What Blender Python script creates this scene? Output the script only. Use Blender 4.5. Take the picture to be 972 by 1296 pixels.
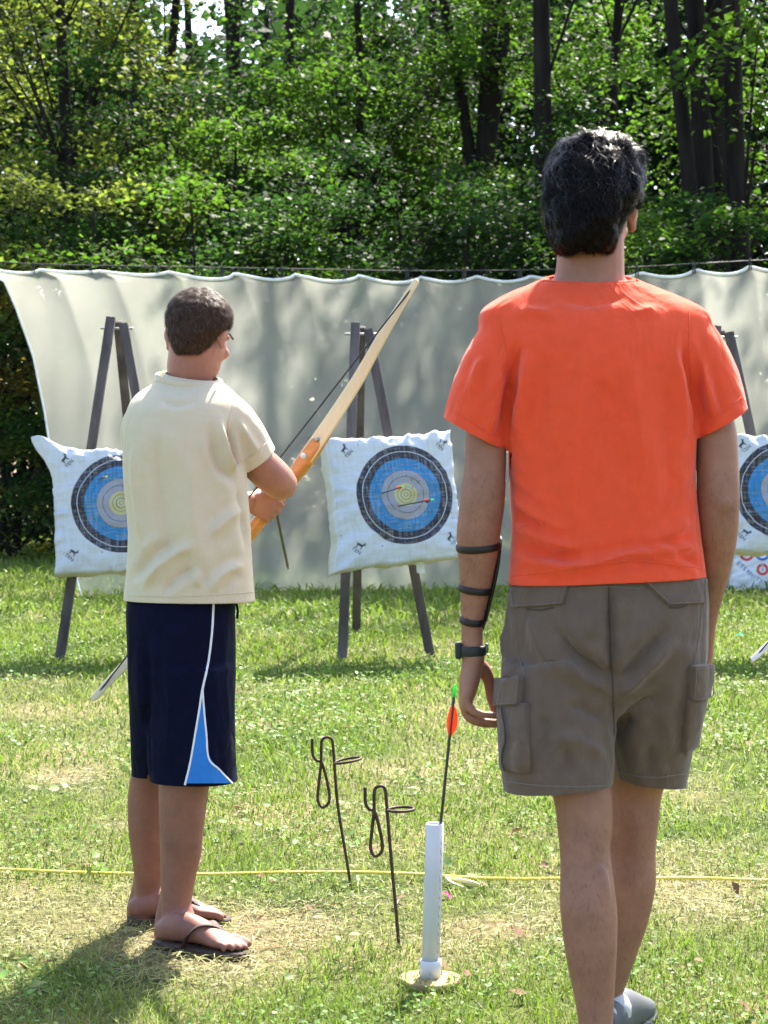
import bpy, bmesh, math, random
import numpy as np
from mathutils import Vector, Matrix, noise as mnoise
from mathutils.bvhtree import BVHTree

scene = bpy.context.scene
for o in list(bpy.data.objects):
    bpy.data.objects.remove(o)

# ------------------------------------------------------------------ camera
CAM_H = 1.15
FPX = 2300.0                       # focal length in pixels of the 972 x 1296 photograph
CX, CY, HORIZON = 486.0, 648.0, 600.0
PITCH = math.atan((CY - HORIZON) / FPX)
cam_data = bpy.data.cameras.new('camera')
cam_data.sensor_fit = 'VERTICAL'
cam_data.sensor_height = 36.0
cam_data.lens = 36.0 * FPX / 1296.0
cam_data.clip_start = 0.1
cam_data.clip_end = 2000.0
cam_data.dof.use_dof = True
cam_data.dof.focus_distance = 5.0
cam_data.dof.aperture_fstop = 10.5
cam = bpy.data.objects.new('camera', cam_data)
scene.collection.objects.link(cam)
cam.location = (0, 0, CAM_H)
cam.rotation_euler = (math.pi / 2 - PITCH, 0, 0)
scene.camera = cam

# ------------------------------------------------------------------ sky and sun
SUN_EL, SUN_AZ = math.radians(53), math.radians(21)      # azimuth measured from +Y towards +X
world = bpy.data.worlds.new('World')
scene.world = world
world.use_nodes = True
wn = world.node_tree.nodes
wl = world.node_tree.links
bg = wn['Background']
sky = wn.new('ShaderNodeTexSky')
sky.sky_type = 'NISHITA'
sky.sun_disc = False
sky.sun_elevation = SUN_EL
sky.sun_rotation = SUN_AZ
sky.air_density = 1.0
sky.dust_density = 2.2
sky.ozone_density = 1.0
wl.new(sky.outputs[0], bg.inputs[0])
bg.inputs[1].default_value = 0.125
sun_data = bpy.data.lights.new('sun', 'SUN')
sun_data.energy = 5.0
sun_data.angle = math.radians(0.6)
sun_data.color = (1.0, 0.94, 0.84)
sun = bpy.data.objects.new('sun', sun_data)
scene.collection.objects.link(sun)
to_sun = Vector((math.sin(SUN_AZ) * math.cos(SUN_EL), math.cos(SUN_AZ) * math.cos(SUN_EL), math.sin(SUN_EL)))
sun.rotation_euler = to_sun.to_track_quat('Z', 'Y').to_euler()
sun.location = to_sun * 30

vs = scene.view_settings
vs.view_transform = 'Standard'
vs.look = 'None'
vs.exposure = 2.2
vs.gamma = 1.0
vs.use_curve_mapping = False
scene.render.engine = 'CYCLES'
cy = scene.cycles
cy.use_denoising = True
cy.use_adaptive_sampling = True
cy.adaptive_threshold = 0.02
cy.max_bounces = 7
cy.diffuse_bounces = 3
cy.glossy_bounces = 2
cy.transmission_bounces = 4
cy.transparent_max_bounces = 8
cy.sample_clamp_indirect = 6.0

# ------------------------------------------------------------------ helpers: pixels to places
_fw = Vector((0, math.cos(PITCH), -math.sin(PITCH)))
_up = Vector((0, math.sin(PITCH), math.cos(PITCH)))
CAMP = Vector((0, 0, CAM_H))
def ray(px, py):
    return _fw + Vector((1, 0, 0)) * ((px - CX) / FPX) + _up * ((CY - py) / FPX)
def P(px, py, Y):
    d = ray(px, py)
    return CAMP + d * (Y / d.y)
def G(px, py, z=0.0):
    d = ray(px, py)
    return CAMP + d * ((z - CAM_H) / d.z)
def M(r, Y):                       # pixels to metres at distance Y
    return r * Y / FPX

# ------------------------------------------------------------------ helpers: objects
COL = scene.collection
def link(o, parent=None):
    COL.objects.link(o)
    if parent is not None:
        o.parent = parent
        o.matrix_parent_inverse = Matrix.Translation(-parent.location) if parent.type == 'EMPTY' else parent.matrix_parent_inverse.copy() if False else Matrix.Identity(4)
    return o
def world_child(o, parent):
    """o holds world coordinates; parent is an unrotated Empty or a mesh without own transform"""
    COL.objects.link(o)
    if parent is not None:
        o.parent = parent
        root = parent
        # world matrix of parent (no depsgraph update needed: only translations are used)
        t = Vector((0, 0, 0))
        if root.type == 'EMPTY':
            t = root.location.copy()
        o.matrix_parent_inverse = Matrix.Translation(-t)
    return o
def tag(o, label=None, cat=None, group=None, kind=None):
    if label: o['label'] = label
    if cat: o['category'] = cat
    if group: o['group'] = group
    if kind: o['kind'] = kind
    return o
def empty(name, loc, label=None, cat=None, group=None):
    o = bpy.data.objects.new(name, None)
    o.empty_display_size = 0.1
    o.location = loc
    COL.objects.link(o)
    return tag(o, label, cat, group)
def new_mesh(name, V, F, mat=None, smooth=True):
    me = bpy.data.meshes.new(name)
    V = np.asarray(V, dtype=np.float32).reshape(-1, 3)
    if isinstance(F, np.ndarray) and F.ndim == 2:
        m, k = F.shape
        me.vertices.add(len(V)); me.vertices.foreach_set('co', V.ravel())
        me.loops.add(m * k); me.loops.foreach_set('vertex_index', F.astype(np.int32).ravel())
        me.polygons.add(m)
        me.polygons.foreach_set('loop_start', (np.arange(m) * k).astype(np.int32))
        me.update(calc_edges=True)
    else:
        me.from_pydata([tuple(map(float, v)) for v in V], [], [tuple(f) for f in F])
        me.update()
    me.polygons.foreach_set('use_smooth', np.full(len(me.polygons), smooth, dtype=bool))
    if mat is not None:
        me.materials.append(mat)
    return me
def obj(name, V, F, mat, parent=None, smooth=True):
    """mesh object; V in the parent's local coordinates"""
    o = bpy.data.objects.new(name, new_mesh(name, V, F, mat, smooth))
    COL.objects.link(o)
    if parent is not None:
        o.parent = parent
    return o
def wobj(name, V, F, mat, parent=None, smooth=True):
    """mesh object; V in world coordinates"""
    o = bpy.data.objects.new(name, new_mesh(name, V, F, mat, smooth))
    return world_child(o, parent)

def cat_geo(parts):
    Vs, Fs, n = [], [], 0
    for V, F in parts:
        V = np.asarray(V, dtype=float).reshape(-1, 3)
        Vs.append(V)
        Fs.extend([tuple(i + n for i in f) for f in F])
        n += len(V)
    return np.concatenate(Vs), Fs

def crom(pts, n):
    """Catmull-Rom through rows of numbers, n samples per span"""
    A = np.asarray(pts, dtype=float)
    if len(A) < 3:
        t = np.linspace(0, 1, n + 1)[:, None]
        return A[0] * (1 - t) + A[-1] * t
    out = []
    for i in range(len(A) - 1):
        p0 = A[max(i - 1, 0)]; p1 = A[i]; p2 = A[i + 1]; p3 = A[min(i + 2, len(A) - 1)]
        if i == 0: p0 = 2 * p1 - p2
        if i == len(A) - 2: p3 = 2 * p2 - p1
        for k in range(n):
            t = k / n
            out.append(0.5 * ((2 * p1) + (-p0 + p2) * t + (2 * p0 - 5 * p1 + 4 * p2 - p3) * t * t + (-p0 + 3 * p1 - 3 * p2 + p3) * t ** 3))
    out.append(A[-1])
    return np.array(out)

def tube(pts, radii, seg=10, n=4, hint=(0, 1, 0), flat=1.0, cap='round', smooth_path=True, power=2.0):
    """closed tube along pts. radii: number or list (or list of (a,b) across / along hint). returns V,F"""
    pts = [tuple(p) for p in pts]
    if np.isscalar(radii): radii = [radii] * len(pts)
    R = np.array([(r, r * flat) if np.isscalar(r) else r for r in radii], dtype=float)
    A = np.concatenate([np.array(pts, float), R], axis=1)
    if smooth_path and len(pts) > 1:
        A = crom(A, n)
    C, R = A[:, :3], np.maximum(A[:, 3:], 1e-5)
    T = np.gradient(C, axis=0)
    T /= np.linalg.norm(T, axis=1)[:, None] + 1e-12
    h = np.array(hint, float)
    rings = []
    if cap == 'round':
        k = [0.35, 0.72, 0.93]
        pre, post = [], []
        for q in k:
            s = math.sqrt(1 - q * q)
            pre.append((C[0] - T[0] * R[0].mean() * s, R[0] * q, T[0]))
            post.append((C[-1] + T[-1] * R[-1].mean() * s, R[-1] * q, T[-1]))
        seq = pre + [(C[i], R[i], T[i]) for i in range(len(C))] + post[::-1]
    else:
        seq = [(C[i], R[i], T[i]) for i in range(len(C))]
    th = np.linspace(0, 2 * math.pi, seg, endpoint=False)
    ct, st = np.cos(th), np.sin(th)
    if power != 2.0:
        ct = np.sign(ct) * np.abs(ct) ** (2 / power); st = np.sign(st) * np.abs(st) ** (2 / power)
    for c, r, t in seq:
        b = h - t * h.dot(t)
        nb = np.linalg.norm(b)
        if nb < 1e-4:
            b = np.array((1.0, 0, 0)) - t * t[0]; nb = np.linalg.norm(b)
        b /= nb
        a = np.cross(t, b)
        rings.append(c + np.outer(ct, a) * r[0] + np.outer(st, b) * r[1])
    return ring_loft(rings)

def ring_loft(rings, close=True):
    m = len(rings[0])
    V = np.concatenate(rings)
    F = []
    for i in range(len(rings) - 1):
        for j in range(m):
            k = (j + 1) % m
            F.append((i * m + j, i * m + k, (i + 1) * m + k, (i + 1) * m + j))
    if close:
        F.append(tuple(range(m))[::-1])
        F.append(tuple((len(rings) - 1) * m + j for j in range(m)))
    return V, F

def rows_loft(rows, seg=40, n=4, power=2.3):
    """rows: (py, x_left, x_right, Y_centre, half_depth[, z_skew]) in photo pixels/metres -> closed solid of horizontal rings"""
    A = crom([r[:5] for r in rows], n)
    th = np.linspace(0, 2 * math.pi, seg, endpoint=False)
    ct = np.sign(np.cos(th)) * np.abs(np.cos(th)) ** (2 / power)
    st = np.sign(np.sin(th)) * np.abs(np.sin(th)) ** (2 / power)
    rings = []
    for py, xl, xr, Y, d in A:
        c = P((xl + xr) / 2, py, Y)
        a = M((xr - xl) / 2, Y)
        rings.append(np.stack([c.x + a * ct, c.y + d * st, np.full(seg, c.z)], axis=1))
    return ring_loft(rings)

def ellipsoid(c, r, rot=None, seg=20, rings=12):
    V, F = [], []
    for i in range(1, rings):
        ph = math.pi * i / rings
        for j in range(seg):
            t = 2 * math.pi * j / seg
            V.append((math.sin(ph) * math.cos(t), math.sin(ph) * math.sin(t), math.cos(ph)))
    V.append((0, 0, 1)); V.append((0, 0, -1))
    nn = len(V)
    for i in range(rings - 2):
        for j in range(seg):
            k = (j + 1) % seg
            F.append((i * seg + j, (i + 1) * seg + j, (i + 1) * seg + k, i * seg + k))
    for j in range(seg):
        k = (j + 1) % seg
        F.append((nn - 2, j, k)); F.append((nn - 1, (rings - 2) * seg + k, (rings - 2) * seg + j))
    V = np.array(V) * np.array(r)
    if rot is not None:
        V = V @ np.array(rot).T
    return V + np.array(c), F

def box(c, s, rot=None, bevel=0.0):
    bm = bmesh.new()
    bmesh.ops.create_cube(bm, size=1.0)
    for v in bm.verts: v.co = Vector((v.co.x * s[0], v.co.y * s[1], v.co.z * s[2]))
    if bevel > 0:
        bmesh.ops.bevel(bm, geom=bm.edges[:], offset=bevel, segments=2, affect='EDGES', profile=0.6)
    V = np.array([v.co[:] for v in bm.verts]); bm.verts.index_update()
    F = [tuple(v.index for v in f.verts) for f in bm.faces]
    bm.free()
    if rot is not None: V = V @ np.array(rot).T
    return V + np.array(c), F

def beam(p, q, w, t, hint=(0, 1, 0), bevel=0.006, taper=1.0):
    """a squared timber from p to q, w wide across, t thick along hint"""
    p, q = Vector(p), Vector(q)
    z = (q - p); L = z.length; z.normalize()
    h = Vector(hint); y = (h - z * h.dot(z)).normalized(); x = y.cross(z)
    R = Matrix((x, y, z)).transposed()
    return box(tuple((p + q) / 2), (w, t, L), R, bevel)

def remesh_union(parts, voxel, smooth=4, factor=0.5):
    """joins closed pieces into one continuous skin"""
    V, F = cat_geo(parts)
    me = new_mesh('tmp', V, F)
    o = bpy.data.objects.new('tmp', me); COL.objects.link(o)
    md = o.modifiers.new('r', 'REMESH'); md.mode = 'VOXEL'; md.voxel_size = voxel; md.adaptivity = 0
    if smooth:
        ms = o.modifiers.new('s', 'SMOOTH'); ms.factor = factor; ms.iterations = smooth
    dg = bpy.context.evaluated_depsgraph_get()
    out = bpy.data.meshes.new_from_object(o.evaluated_get(dg))
    bpy.data.objects.remove(o); bpy.data.meshes.remove(me)
    return out

def me_co(me):
    a = np.empty(len(me.vertices) * 3, dtype=np.float32); me.vertices.foreach_get('co', a); return a.reshape(-1, 3).astype(float)
def me_no(me):
    a = np.empty(len(me.vertices) * 3, dtype=np.float32); me.vertices.foreach_get('normal', a); return a.reshape(-1, 3).astype(float)
def me_set(me, V):
    me.vertices.foreach_set('co', V.astype(np.float32).ravel()); me.update()
def bvh_of(me):
    V = [v.co[:] for v in me.vertices]
    return BVHTree.FromPolygons(V, [tuple(p.vertices) for p in me.polygons])
def hit(bvh, px, py):
    d = ray(px, py).normalized()
    loc, nor, i, dist = bvh.ray_cast(CAMP, d)
    return loc, nor

def seg_dist(V, A, B):
    d = B - A; L = (d * d).sum() + 1e-12
    t = np.clip(((V - A) @ d) / L, 0, 1)
    return np.linalg.norm(V - (A + t[:, None] * d), axis=1), t

def add_folds(me, folds, bvh=None):
    """folds: (pixel polyline, amplitude m, width m[, asymmetry]) pressed into or raised from the cloth along its normals"""
    bvh = bvh or bvh_of(me)
    V, N = me_co(me), me_no(me)
    D = np.zeros(len(V))
    for pl, amp, wid in folds:
        pts = []
        for (x, y) in crom(pl, 4):
            l, n = hit(bvh, x, y)
            if l is not None: pts.append(np.array(l))
        if len(pts) < 2: continue
        best = np.full(len(V), 9.0); bt = np.zeros(len(V))
        m = len(pts) - 1
        for i in range(m):
            d, t = seg_dist(V, pts[i], pts[i + 1])
            s = d < best
            best[s] = d[s]; bt[s] = (i + t[s]) / m
        prof = .45 * np.exp(-(best / wid) ** 2) + .55 * np.exp(-best / (.62 * wid)) - 0.28 * np.exp(-((best - 1.9 * wid) / wid) ** 2)
        D += amp * prof * np.clip(np.sin(math.pi * np.clip(bt, 0.02, 0.98)) * 1.6, 0, 1)
    me_set(me, V + N * D[:, None])

def noise_disp(me, amp, scale, seed=0, stretch=(1, 1, 1)):
    V, N = me_co(me), me_no(me)
    o = Vector((seed * 13.7, seed * 7.1, seed * 3.3)); s = Vector(stretch) * scale
    D = np.array([mnoise.noise(Vector((v[0] * s.x, v[1] * s.y, v[2] * s.z)) + o) for v in V])
    me_set(me, V + N * (amp * D)[:, None])

def cut(me, plane_co, plane_no, near=None, radius=None):
    """trim a cloth solid open along a plane; only the faces within radius of near"""
    bm = bmesh.new(); bm.from_mesh(me)
    if near is not None:
        near = Vector(near)
        fs = [f for f in bm.faces if (f.calc_center_median() - near).length < radius]
    else:
        fs = bm.faces[:]
    geom = list(set([v for f in fs for v in f.verts])) + list(set([e for f in fs for e in f.edges])) + fs
    bmesh.ops.bisect_plane(bm, geom=geom, plane_co=Vector(plane_co), plane_no=Vector(plane_no), clear_outer=True)
    bm.to_mesh(me); bm.free(); me.update()

def solidify(o, t=0.003, offset=-1):
    m = o.modifiers.new('thickness', 'SOLIDIFY'); m.thickness = t; m.offset = offset
    return o

def patch(name, corners, bvh, mat, parent, nx=10, ny=8, lift=0.003, thick=0.004, edge=None):
    """a cloth piece laid on a surface: four pixel corners (tl, tr, br, bl) projected onto bvh, with thickness"""
    tl, tr, br, bl = [np.array(c, float) for c in corners]
    V, F = [], []
    ok = True
    last = None
    grid = []
    for j in range(ny + 1):
        for i in range(nx + 1):
            u, v = i / nx, j / ny
            p = (tl * (1 - u) + tr * u) * (1 - v) + (bl * (1 - u) + br * u) * v
            l, n = hit(bvh, p[0], p[1])
            if l is None:
                l, n = last if last else (P(p[0], p[1], 3.4), Vector((0, -1, 0)))
            else:
                if n.y > 0: n = -n
                last = (l, n)
            grid.append((np.array(l), np.array(n)))
    m = (nx + 1) * (ny + 1)
    for l, n in grid: V.append(l + n * (lift + thick))
    for l, n in grid: V.append(l - n * 0.002)
    idx = lambda i, j: j * (nx + 1) + i
    for j in range(ny):
        for i in range(nx):
            F.append((idx(i, j), idx(i, j + 1), idx(i + 1, j + 1), idx(i + 1, j)))
    rim = [idx(i, 0) for i in range(nx + 1)] + [idx(nx, j) for j in range(1, ny + 1)] + [idx(i, ny) for i in range(nx - 1, -1, -1)] + [idx(0, j) for j in range(ny - 1, 0, -1)]
    for a, b in zip(rim, rim[1:] + rim[:1]):
        F.append((a, b, b + m, a + m))
    return wobj(name, V, F, mat, parent)

def surf_line(name, pl, bvh, mat, parent, r=0.0012, n=6, lift=0.0005, flat=1.0):
    pts = []
    for (x, y) in crom(pl, n):
        l, nn = hit(bvh, x, y)
        if l is not None:
            if nn.y > 0: nn = -nn
            pts.append(tuple(l + nn * lift))
    V, F = tube(pts, r, seg=6, n=1, smooth_path=False)
    return wobj(name, V, F, mat, parent)

# ------------------------------------------------------------------ helpers: materials
def mk(name, base, rough=0.7, var=0.12, scale=12.0, bump=0.0, bscale=150.0, trans=0.0, tcol=None, sheen=0.0, spec=0.3,
       island=0.0, sub=0.0, col2=None, wrinkle=0.0, mottle=None, metal=0.0, bdist=0.002, stretch=None, hair=False):
    m = bpy.data.materials.new(name); m.use_nodes = True
    nt = m.node_tree; N = nt.nodes; L = nt.links
    b = N['Principled BSDF']
    b.inputs['Roughness'].default_value = rough
    b.inputs['Specular IOR Level'].default_value = spec
    b.inputs['Metallic'].default_value = metal
    if sheen: b.inputs['Sheen Weight'].default_value = sheen
    if sub:
        b.inputs['Subsurface Weight'].default_value = sub
        b.inputs['Subsurface Radius'].default_value = (0.012, 0.005, 0.003)
        b.inputs['Subsurface Scale'].default_value = 1.0
    tc = N.new('ShaderNodeTexCoord')
    src = tc.outputs['Object']
    if stretch:
        mp = N.new('ShaderNodeMapping'); mp.inputs['Scale'].default_value = stretch
        L.new(src, mp.inputs['Vector']); src = mp.outputs[0]
    nz = N.new('ShaderNodeTexNoise'); nz.inputs['Scale'].default_value = scale; nz.inputs['Detail'].default_value = 5
    L.new(src, nz.inputs['Vector'])
    rp = N.new('ShaderNodeValToRGB')
    c2 = col2 if col2 else tuple(min(1, c * (1 + var)) for c in base)
    c1 = base if col2 else tuple(c * (1 - var) for c in base)
    rp.color_ramp.elements[0].position = 0.3; rp.color_ramp.elements[1].position = 0.7
    rp.color_ramp.elements[0].color = (*c1, 1); rp.color_ramp.elements[1].color = (*c2, 1)
    L.new(nz.outputs['Fac'], rp.inputs[0])
    colour = rp.outputs[0]
    if island:
        ge = N.new('ShaderNodeNewGeometry')
        hs = N.new('ShaderNodeHueSaturation')
        mr = N.new('ShaderNodeMapRange'); mr.inputs[3].default_value = 1 - island; mr.inputs[4].default_value = 1 + island
        L.new(ge.outputs['Random Per Island'], mr.inputs[0]); L.new(mr.outputs[0], hs.inputs['Value'])
        mh = N.new('ShaderNodeMapRange'); mh.inputs[3].default_value = 0.5 - island * 0.045; mh.inputs[4].default_value = 0.5 + island * 0.03
        mul = N.new('ShaderNodeMath'); mul.operation = 'MULTIPLY'; mul.inputs[1].default_value = 7.31
        fr = N.new('ShaderNodeMath'); fr.operation = 'FRACT'
        L.new(ge.outputs['Random Per Island'], mul.inputs[0]); L.new(mul.outputs[0], fr.inputs[0])
        L.new(fr.outputs[0], mh.inputs[0]); L.new(mh.outputs[0], hs.inputs['Hue'])
        L.new(colour, hs.inputs['Color']); colour = hs.outputs[0]
    L.new(colour, b.inputs['Base Color'])
    if bump:
        n2 = N.new('ShaderNodeTexNoise'); n2.inputs['Scale'].default_value = bscale; n2.inputs['Detail'].default_value = 4
        L.new(src, n2.inputs['Vector'])
        bp = N.new('ShaderNodeBump'); bp.inputs['Strength'].default_value = bump; bp.inputs['Distance'].default_value = bdist
        L.new(n2.outputs['Fac'], bp.inputs['Height']); L.new(bp.outputs[0], b.inputs['Normal'])
        if wrinkle:
            mp3 = N.new('ShaderNodeMapping'); mp3.inputs['Scale'].default_value = (1, 1, .55); mp3.inputs['Rotation'].default_value = (0, .35, 0)
            L.new(tc.outputs['Object'], mp3.inputs['Vector'])
            n3 = N.new('ShaderNodeTexNoise'); n3.inputs['Scale'].default_value = 11; n3.inputs['Detail'].default_value = 3; n3.inputs['Roughness'].default_value = .45; n3.inputs['Distortion'].default_value = 1.1
            L.new(mp3.outputs[0], n3.inputs['Vector'])
            b3 = N.new('ShaderNodeBump'); b3.inputs['Strength'].default_value = wrinkle; b3.inputs['Distance'].default_value = .03
            L.new(n3.outputs['Fac'], b3.inputs['Height']); L.new(b3.outputs[0], bp.inputs['Normal'])
    if mottle:
        n4 = N.new('ShaderNodeTexNoise'); n4.inputs['Scale'].default_value = mottle[0]; n4.inputs['Detail'].default_value = 8; n4.inputs['Roughness'].default_value = .7
        L.new(tc.outputs['Object'], n4.inputs['Vector'])
        r4 = N.new('ShaderNodeMapRange'); r4.inputs[1].default_value = .3; r4.inputs[2].default_value = .7; r4.inputs[3].default_value = 1 - mottle[1]; r4.inputs[4].default_value = 1 + mottle[1]
        L.new(n4.outputs['Fac'], r4.inputs[0])
        h4 = N.new('ShaderNodeHueSaturation'); L.new(r4.outputs[0], h4.inputs['Value']); L.new(colour, h4.inputs['Color']); colour = h4.outputs[0]
        L.new(colour, b.inputs['Base Color'])
    if trans:
        tr = N.new('ShaderNodeBsdfTranslucent')
        if tcol is None:
            L.new(colour, tr.inputs[0])
        else:
            mx = N.new('ShaderNodeMix'); mx.data_type = 'RGBA'; mx.blend_type = 'MULTIPLY'; mx.inputs[0].default_value = 1.0
            L.new(colour, mx.inputs[6]); mx.inputs[7].default_value = (*tcol, 1)
            L.new(mx.outputs[2], tr.inputs[0])
        ms = N.new('ShaderNodeMixShader'); ms.inputs[0].default_value = trans
        L.new(b.outputs[0], ms.inputs[1]); L.new(tr.outputs[0], ms.inputs[2])
        L.new(ms.outputs[0], N['Material Output'].inputs[0])
    return m

# ================================================================== ground
rng = np.random.default_rng(7)
random.seed(7)

WORN_SPOTS = [(p_.x, p_.y, w_) for p_, w_ in ((G(265, 1192), .24), (G(330, 1178), .20), (G(75, 985), .12), (G(620, 1175), .12))]
def ground_mat():
    m = bpy.data.materials.new('lawn_soil'); m.use_nodes = True
    N = m.node_tree.nodes; L = m.node_tree.links; b = N['Principled BSDF']
    b.inputs['Roughness'].default_value = 0.95; b.inputs['Specular IOR Level'].default_value = 0.1
    tc = N.new('ShaderNodeTexCoord')
    n1 = N.new('ShaderNodeTexNoise'); n1.inputs['Scale'].default_value = 1.1; n1.inputs['Detail'].default_value = 6
    n2 = N.new('ShaderNodeTexNoise'); n2.inputs['Scale'].default_value = 40; n2.inputs['Detail'].default_value = 6
    L.new(tc.outputs['Object'], n1.inputs['Vector']); L.new(tc.outputs['Object'], n2.inputs['Vector'])
    r1 = N.new('ShaderNodeValToRGB')
    e = r1.color_ramp.elements
    e[0].position = 0.36; e[0].color = (0.045, 0.07, 0.016, 1)
    e[1].position = 0.66; e[1].color = (0.17, 0.145, 0.08, 1)
    L.new(n1.outputs['Fac'], r1.inputs[0])
    r2 = N.new('ShaderNodeValToRGB')
    r2.color_ramp.elements[0].color = (0.45, 0.45, 0.4, 1); r2.color_ramp.elements[1].color = (1.35, 1.3, 1.2, 1)
    r2.color_ramp.elements[0].position = 0.3; r2.color_ramp.elements[1].position = 0.7
    L.new(n2.outputs['Fac'], r2.inputs[0])
    mx = N.new('ShaderNodeMix'); mx.data_type = 'RGBA'; mx.blend_type = 'MULTIPLY'; mx.inputs[0].default_value = 1
    col_ = r1.outputs[0]
    for (wx, wy, wr_) in WORN_SPOTS:
        dn = N.new('ShaderNodeVectorMath'); dn.operation = 'DISTANCE'; dn.inputs[1].default_value = (wx, wy, 0); L.new(tc.outputs['Object'], dn.inputs[0])
        ad = N.new('ShaderNodeMath'); ad.operation = 'MULTIPLY_ADD'; ad.inputs[1].default_value = .9 * wr_; L.new(n1.outputs['Fac'], ad.inputs[0]); L.new(dn.outputs['Value'], ad.inputs[2])
        mr_ = N.new('ShaderNodeMapRange'); mr_.inputs[1].default_value = wr_ * 1.75; mr_.inputs[2].default_value = wr_ * .8; mr_.inputs[3].default_value = 0; mr_.inputs[4].default_value = 1; L.new(ad.outputs[0], mr_.inputs[0])
        mw = N.new('ShaderNodeMix'); mw.data_type = 'RGBA'; L.new(mr_.outputs[0], mw.inputs[0]); L.new(col_, mw.inputs[6]); mw.inputs[7].default_value = (.17, .13, .078, 1); col_ = mw.outputs[2]
    L.new(col_, mx.inputs[6]); L.new(r2.outputs[0], mx.inputs[7])
    L.new(mx.outputs[2], b.inputs['Base Color'])
    bp = N.new('ShaderNodeBump'); bp.inputs['Strength'].default_value = 0.8; bp.inputs['Distance'].default_value = 0.02
    L.new(n2.outputs['Fac'], bp.inputs['Height']); L.new(bp.outputs[0], b.inputs['Normal'])
    return m
ground = obj('ground', [(-400, -60, 0), (400, -60, 0), (400, 700, 0), (-400, 700, 0)], [(0, 1, 2, 3)], ground_mat(), smooth=False)
tag(ground, 'sunlit mown lawn ground with worn straw patches', kind='structure')

# -------- dryness of the lawn at a place (worn patches under feet, along the shooting line)
WORN = [(G(265, 1195), 0.30, 1.3), (G(335, 1178), 0.26, 1.1), (G(100, 1165), 0.40, .65), (G(430, 1185), .25, .6), (G(640, 1190), 0.35, 0.7), (G(470, 1130), 0.35, 0.6),
        (G(75, 985), 0.20, .8), (G(850, 1130), 0.4, 0.5), (G(130, 1290), 0.4, 0.45), (G(900, 1060), 0.6, 0.55), (G(420, 1000), 0.6, 0.4), (G(120, 900), 0.8, 0.5)]
def dryness(X, Y):
    d = np.zeros(len(X))
    for c, r, a in WORN:
        d = np.maximum(d, a * np.exp(-(((X - c.x) ** 2 + ((Y - c.y) * 0.6) ** 2) / r ** 2)))
    nz = np.array([mnoise.noise((x * 1.3, y * 0.9, 3.1)) + 0.5 * mnoise.noise((x * 4.1, y * 3.0, 9.0)) for x, y in zip(X, Y)])
    return np.clip(d * .9 + 0.6 * nz - 0.02, 0, 1)

def blade_mat(name, green, dry, trans=0.45):
    m = bpy.data.materials.new(name); m.use_nodes = True
    N = m.node_tree.nodes; L = m.node_tree.links; b = N['Principled BSDF']
    b.inputs['Roughness'].default_value = 0.55; b.inputs['Specular IOR Level'].default_value = 0.25
    at = N.new('ShaderNodeAttribute'); at.attribute_name = 'dry'
    ge = N.new('ShaderNodeNewGeometry')
    mx = N.new('ShaderNodeMix'); mx.data_type = 'RGBA'
    L.new(at.outputs['Fac'], mx.inputs[0]); mx.inputs[6].default_value = (*green, 1); mx.inputs[7].default_value = (*dry, 1)
    hs = N.new('ShaderNodeHueSaturation')
    mr = N.new('ShaderNodeMapRange'); mr.inputs[3].default_value = 0.6; mr.inputs[4].default_value = 1.4
    L.new(ge.outputs['Random Per Island'], mr.inputs[0]); L.new(mr.outputs[0], hs.inputs['Value']); L.new(mx.outputs[2], hs.inputs['Color'])
    L.new(hs.outputs[0], b.inputs['Base Color'])
    tr = N.new('ShaderNodeBsdfTranslucent'); L.new(hs.outputs[0], tr.inputs[0])
    ms = N.new('ShaderNodeMixShader'); ms.inputs[0].default_value = trans
    L.new(b.outputs[0], ms.inputs[1]); L.new(tr.outputs[0], ms.inputs[2]); L.new(ms.outputs[0], N['Material Output'].inputs[0])
    return m
MAT_BLADE = blade_mat('grass_blade', (0.130, 0.205, 0.024), (0.36, 0.30, 0.16))
MAT_CLOVER = blade_mat('clover_leaf', (0.10, 0.19, 0.03), (0.32, 0.30, 0.12), 0.35)

def scatter(n, y0, y1, margin, power=1.0):
    """places on the lawn inside the view wedge (plus a margin to each side)"""
    u = rng.random(n)
    Y = y0 * (y1 / y0) ** (u ** power)
    half = Y * (500 / FPX) + margin
    X = (rng.random(n) * 2 - 1) * half
    return X, Y

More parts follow.
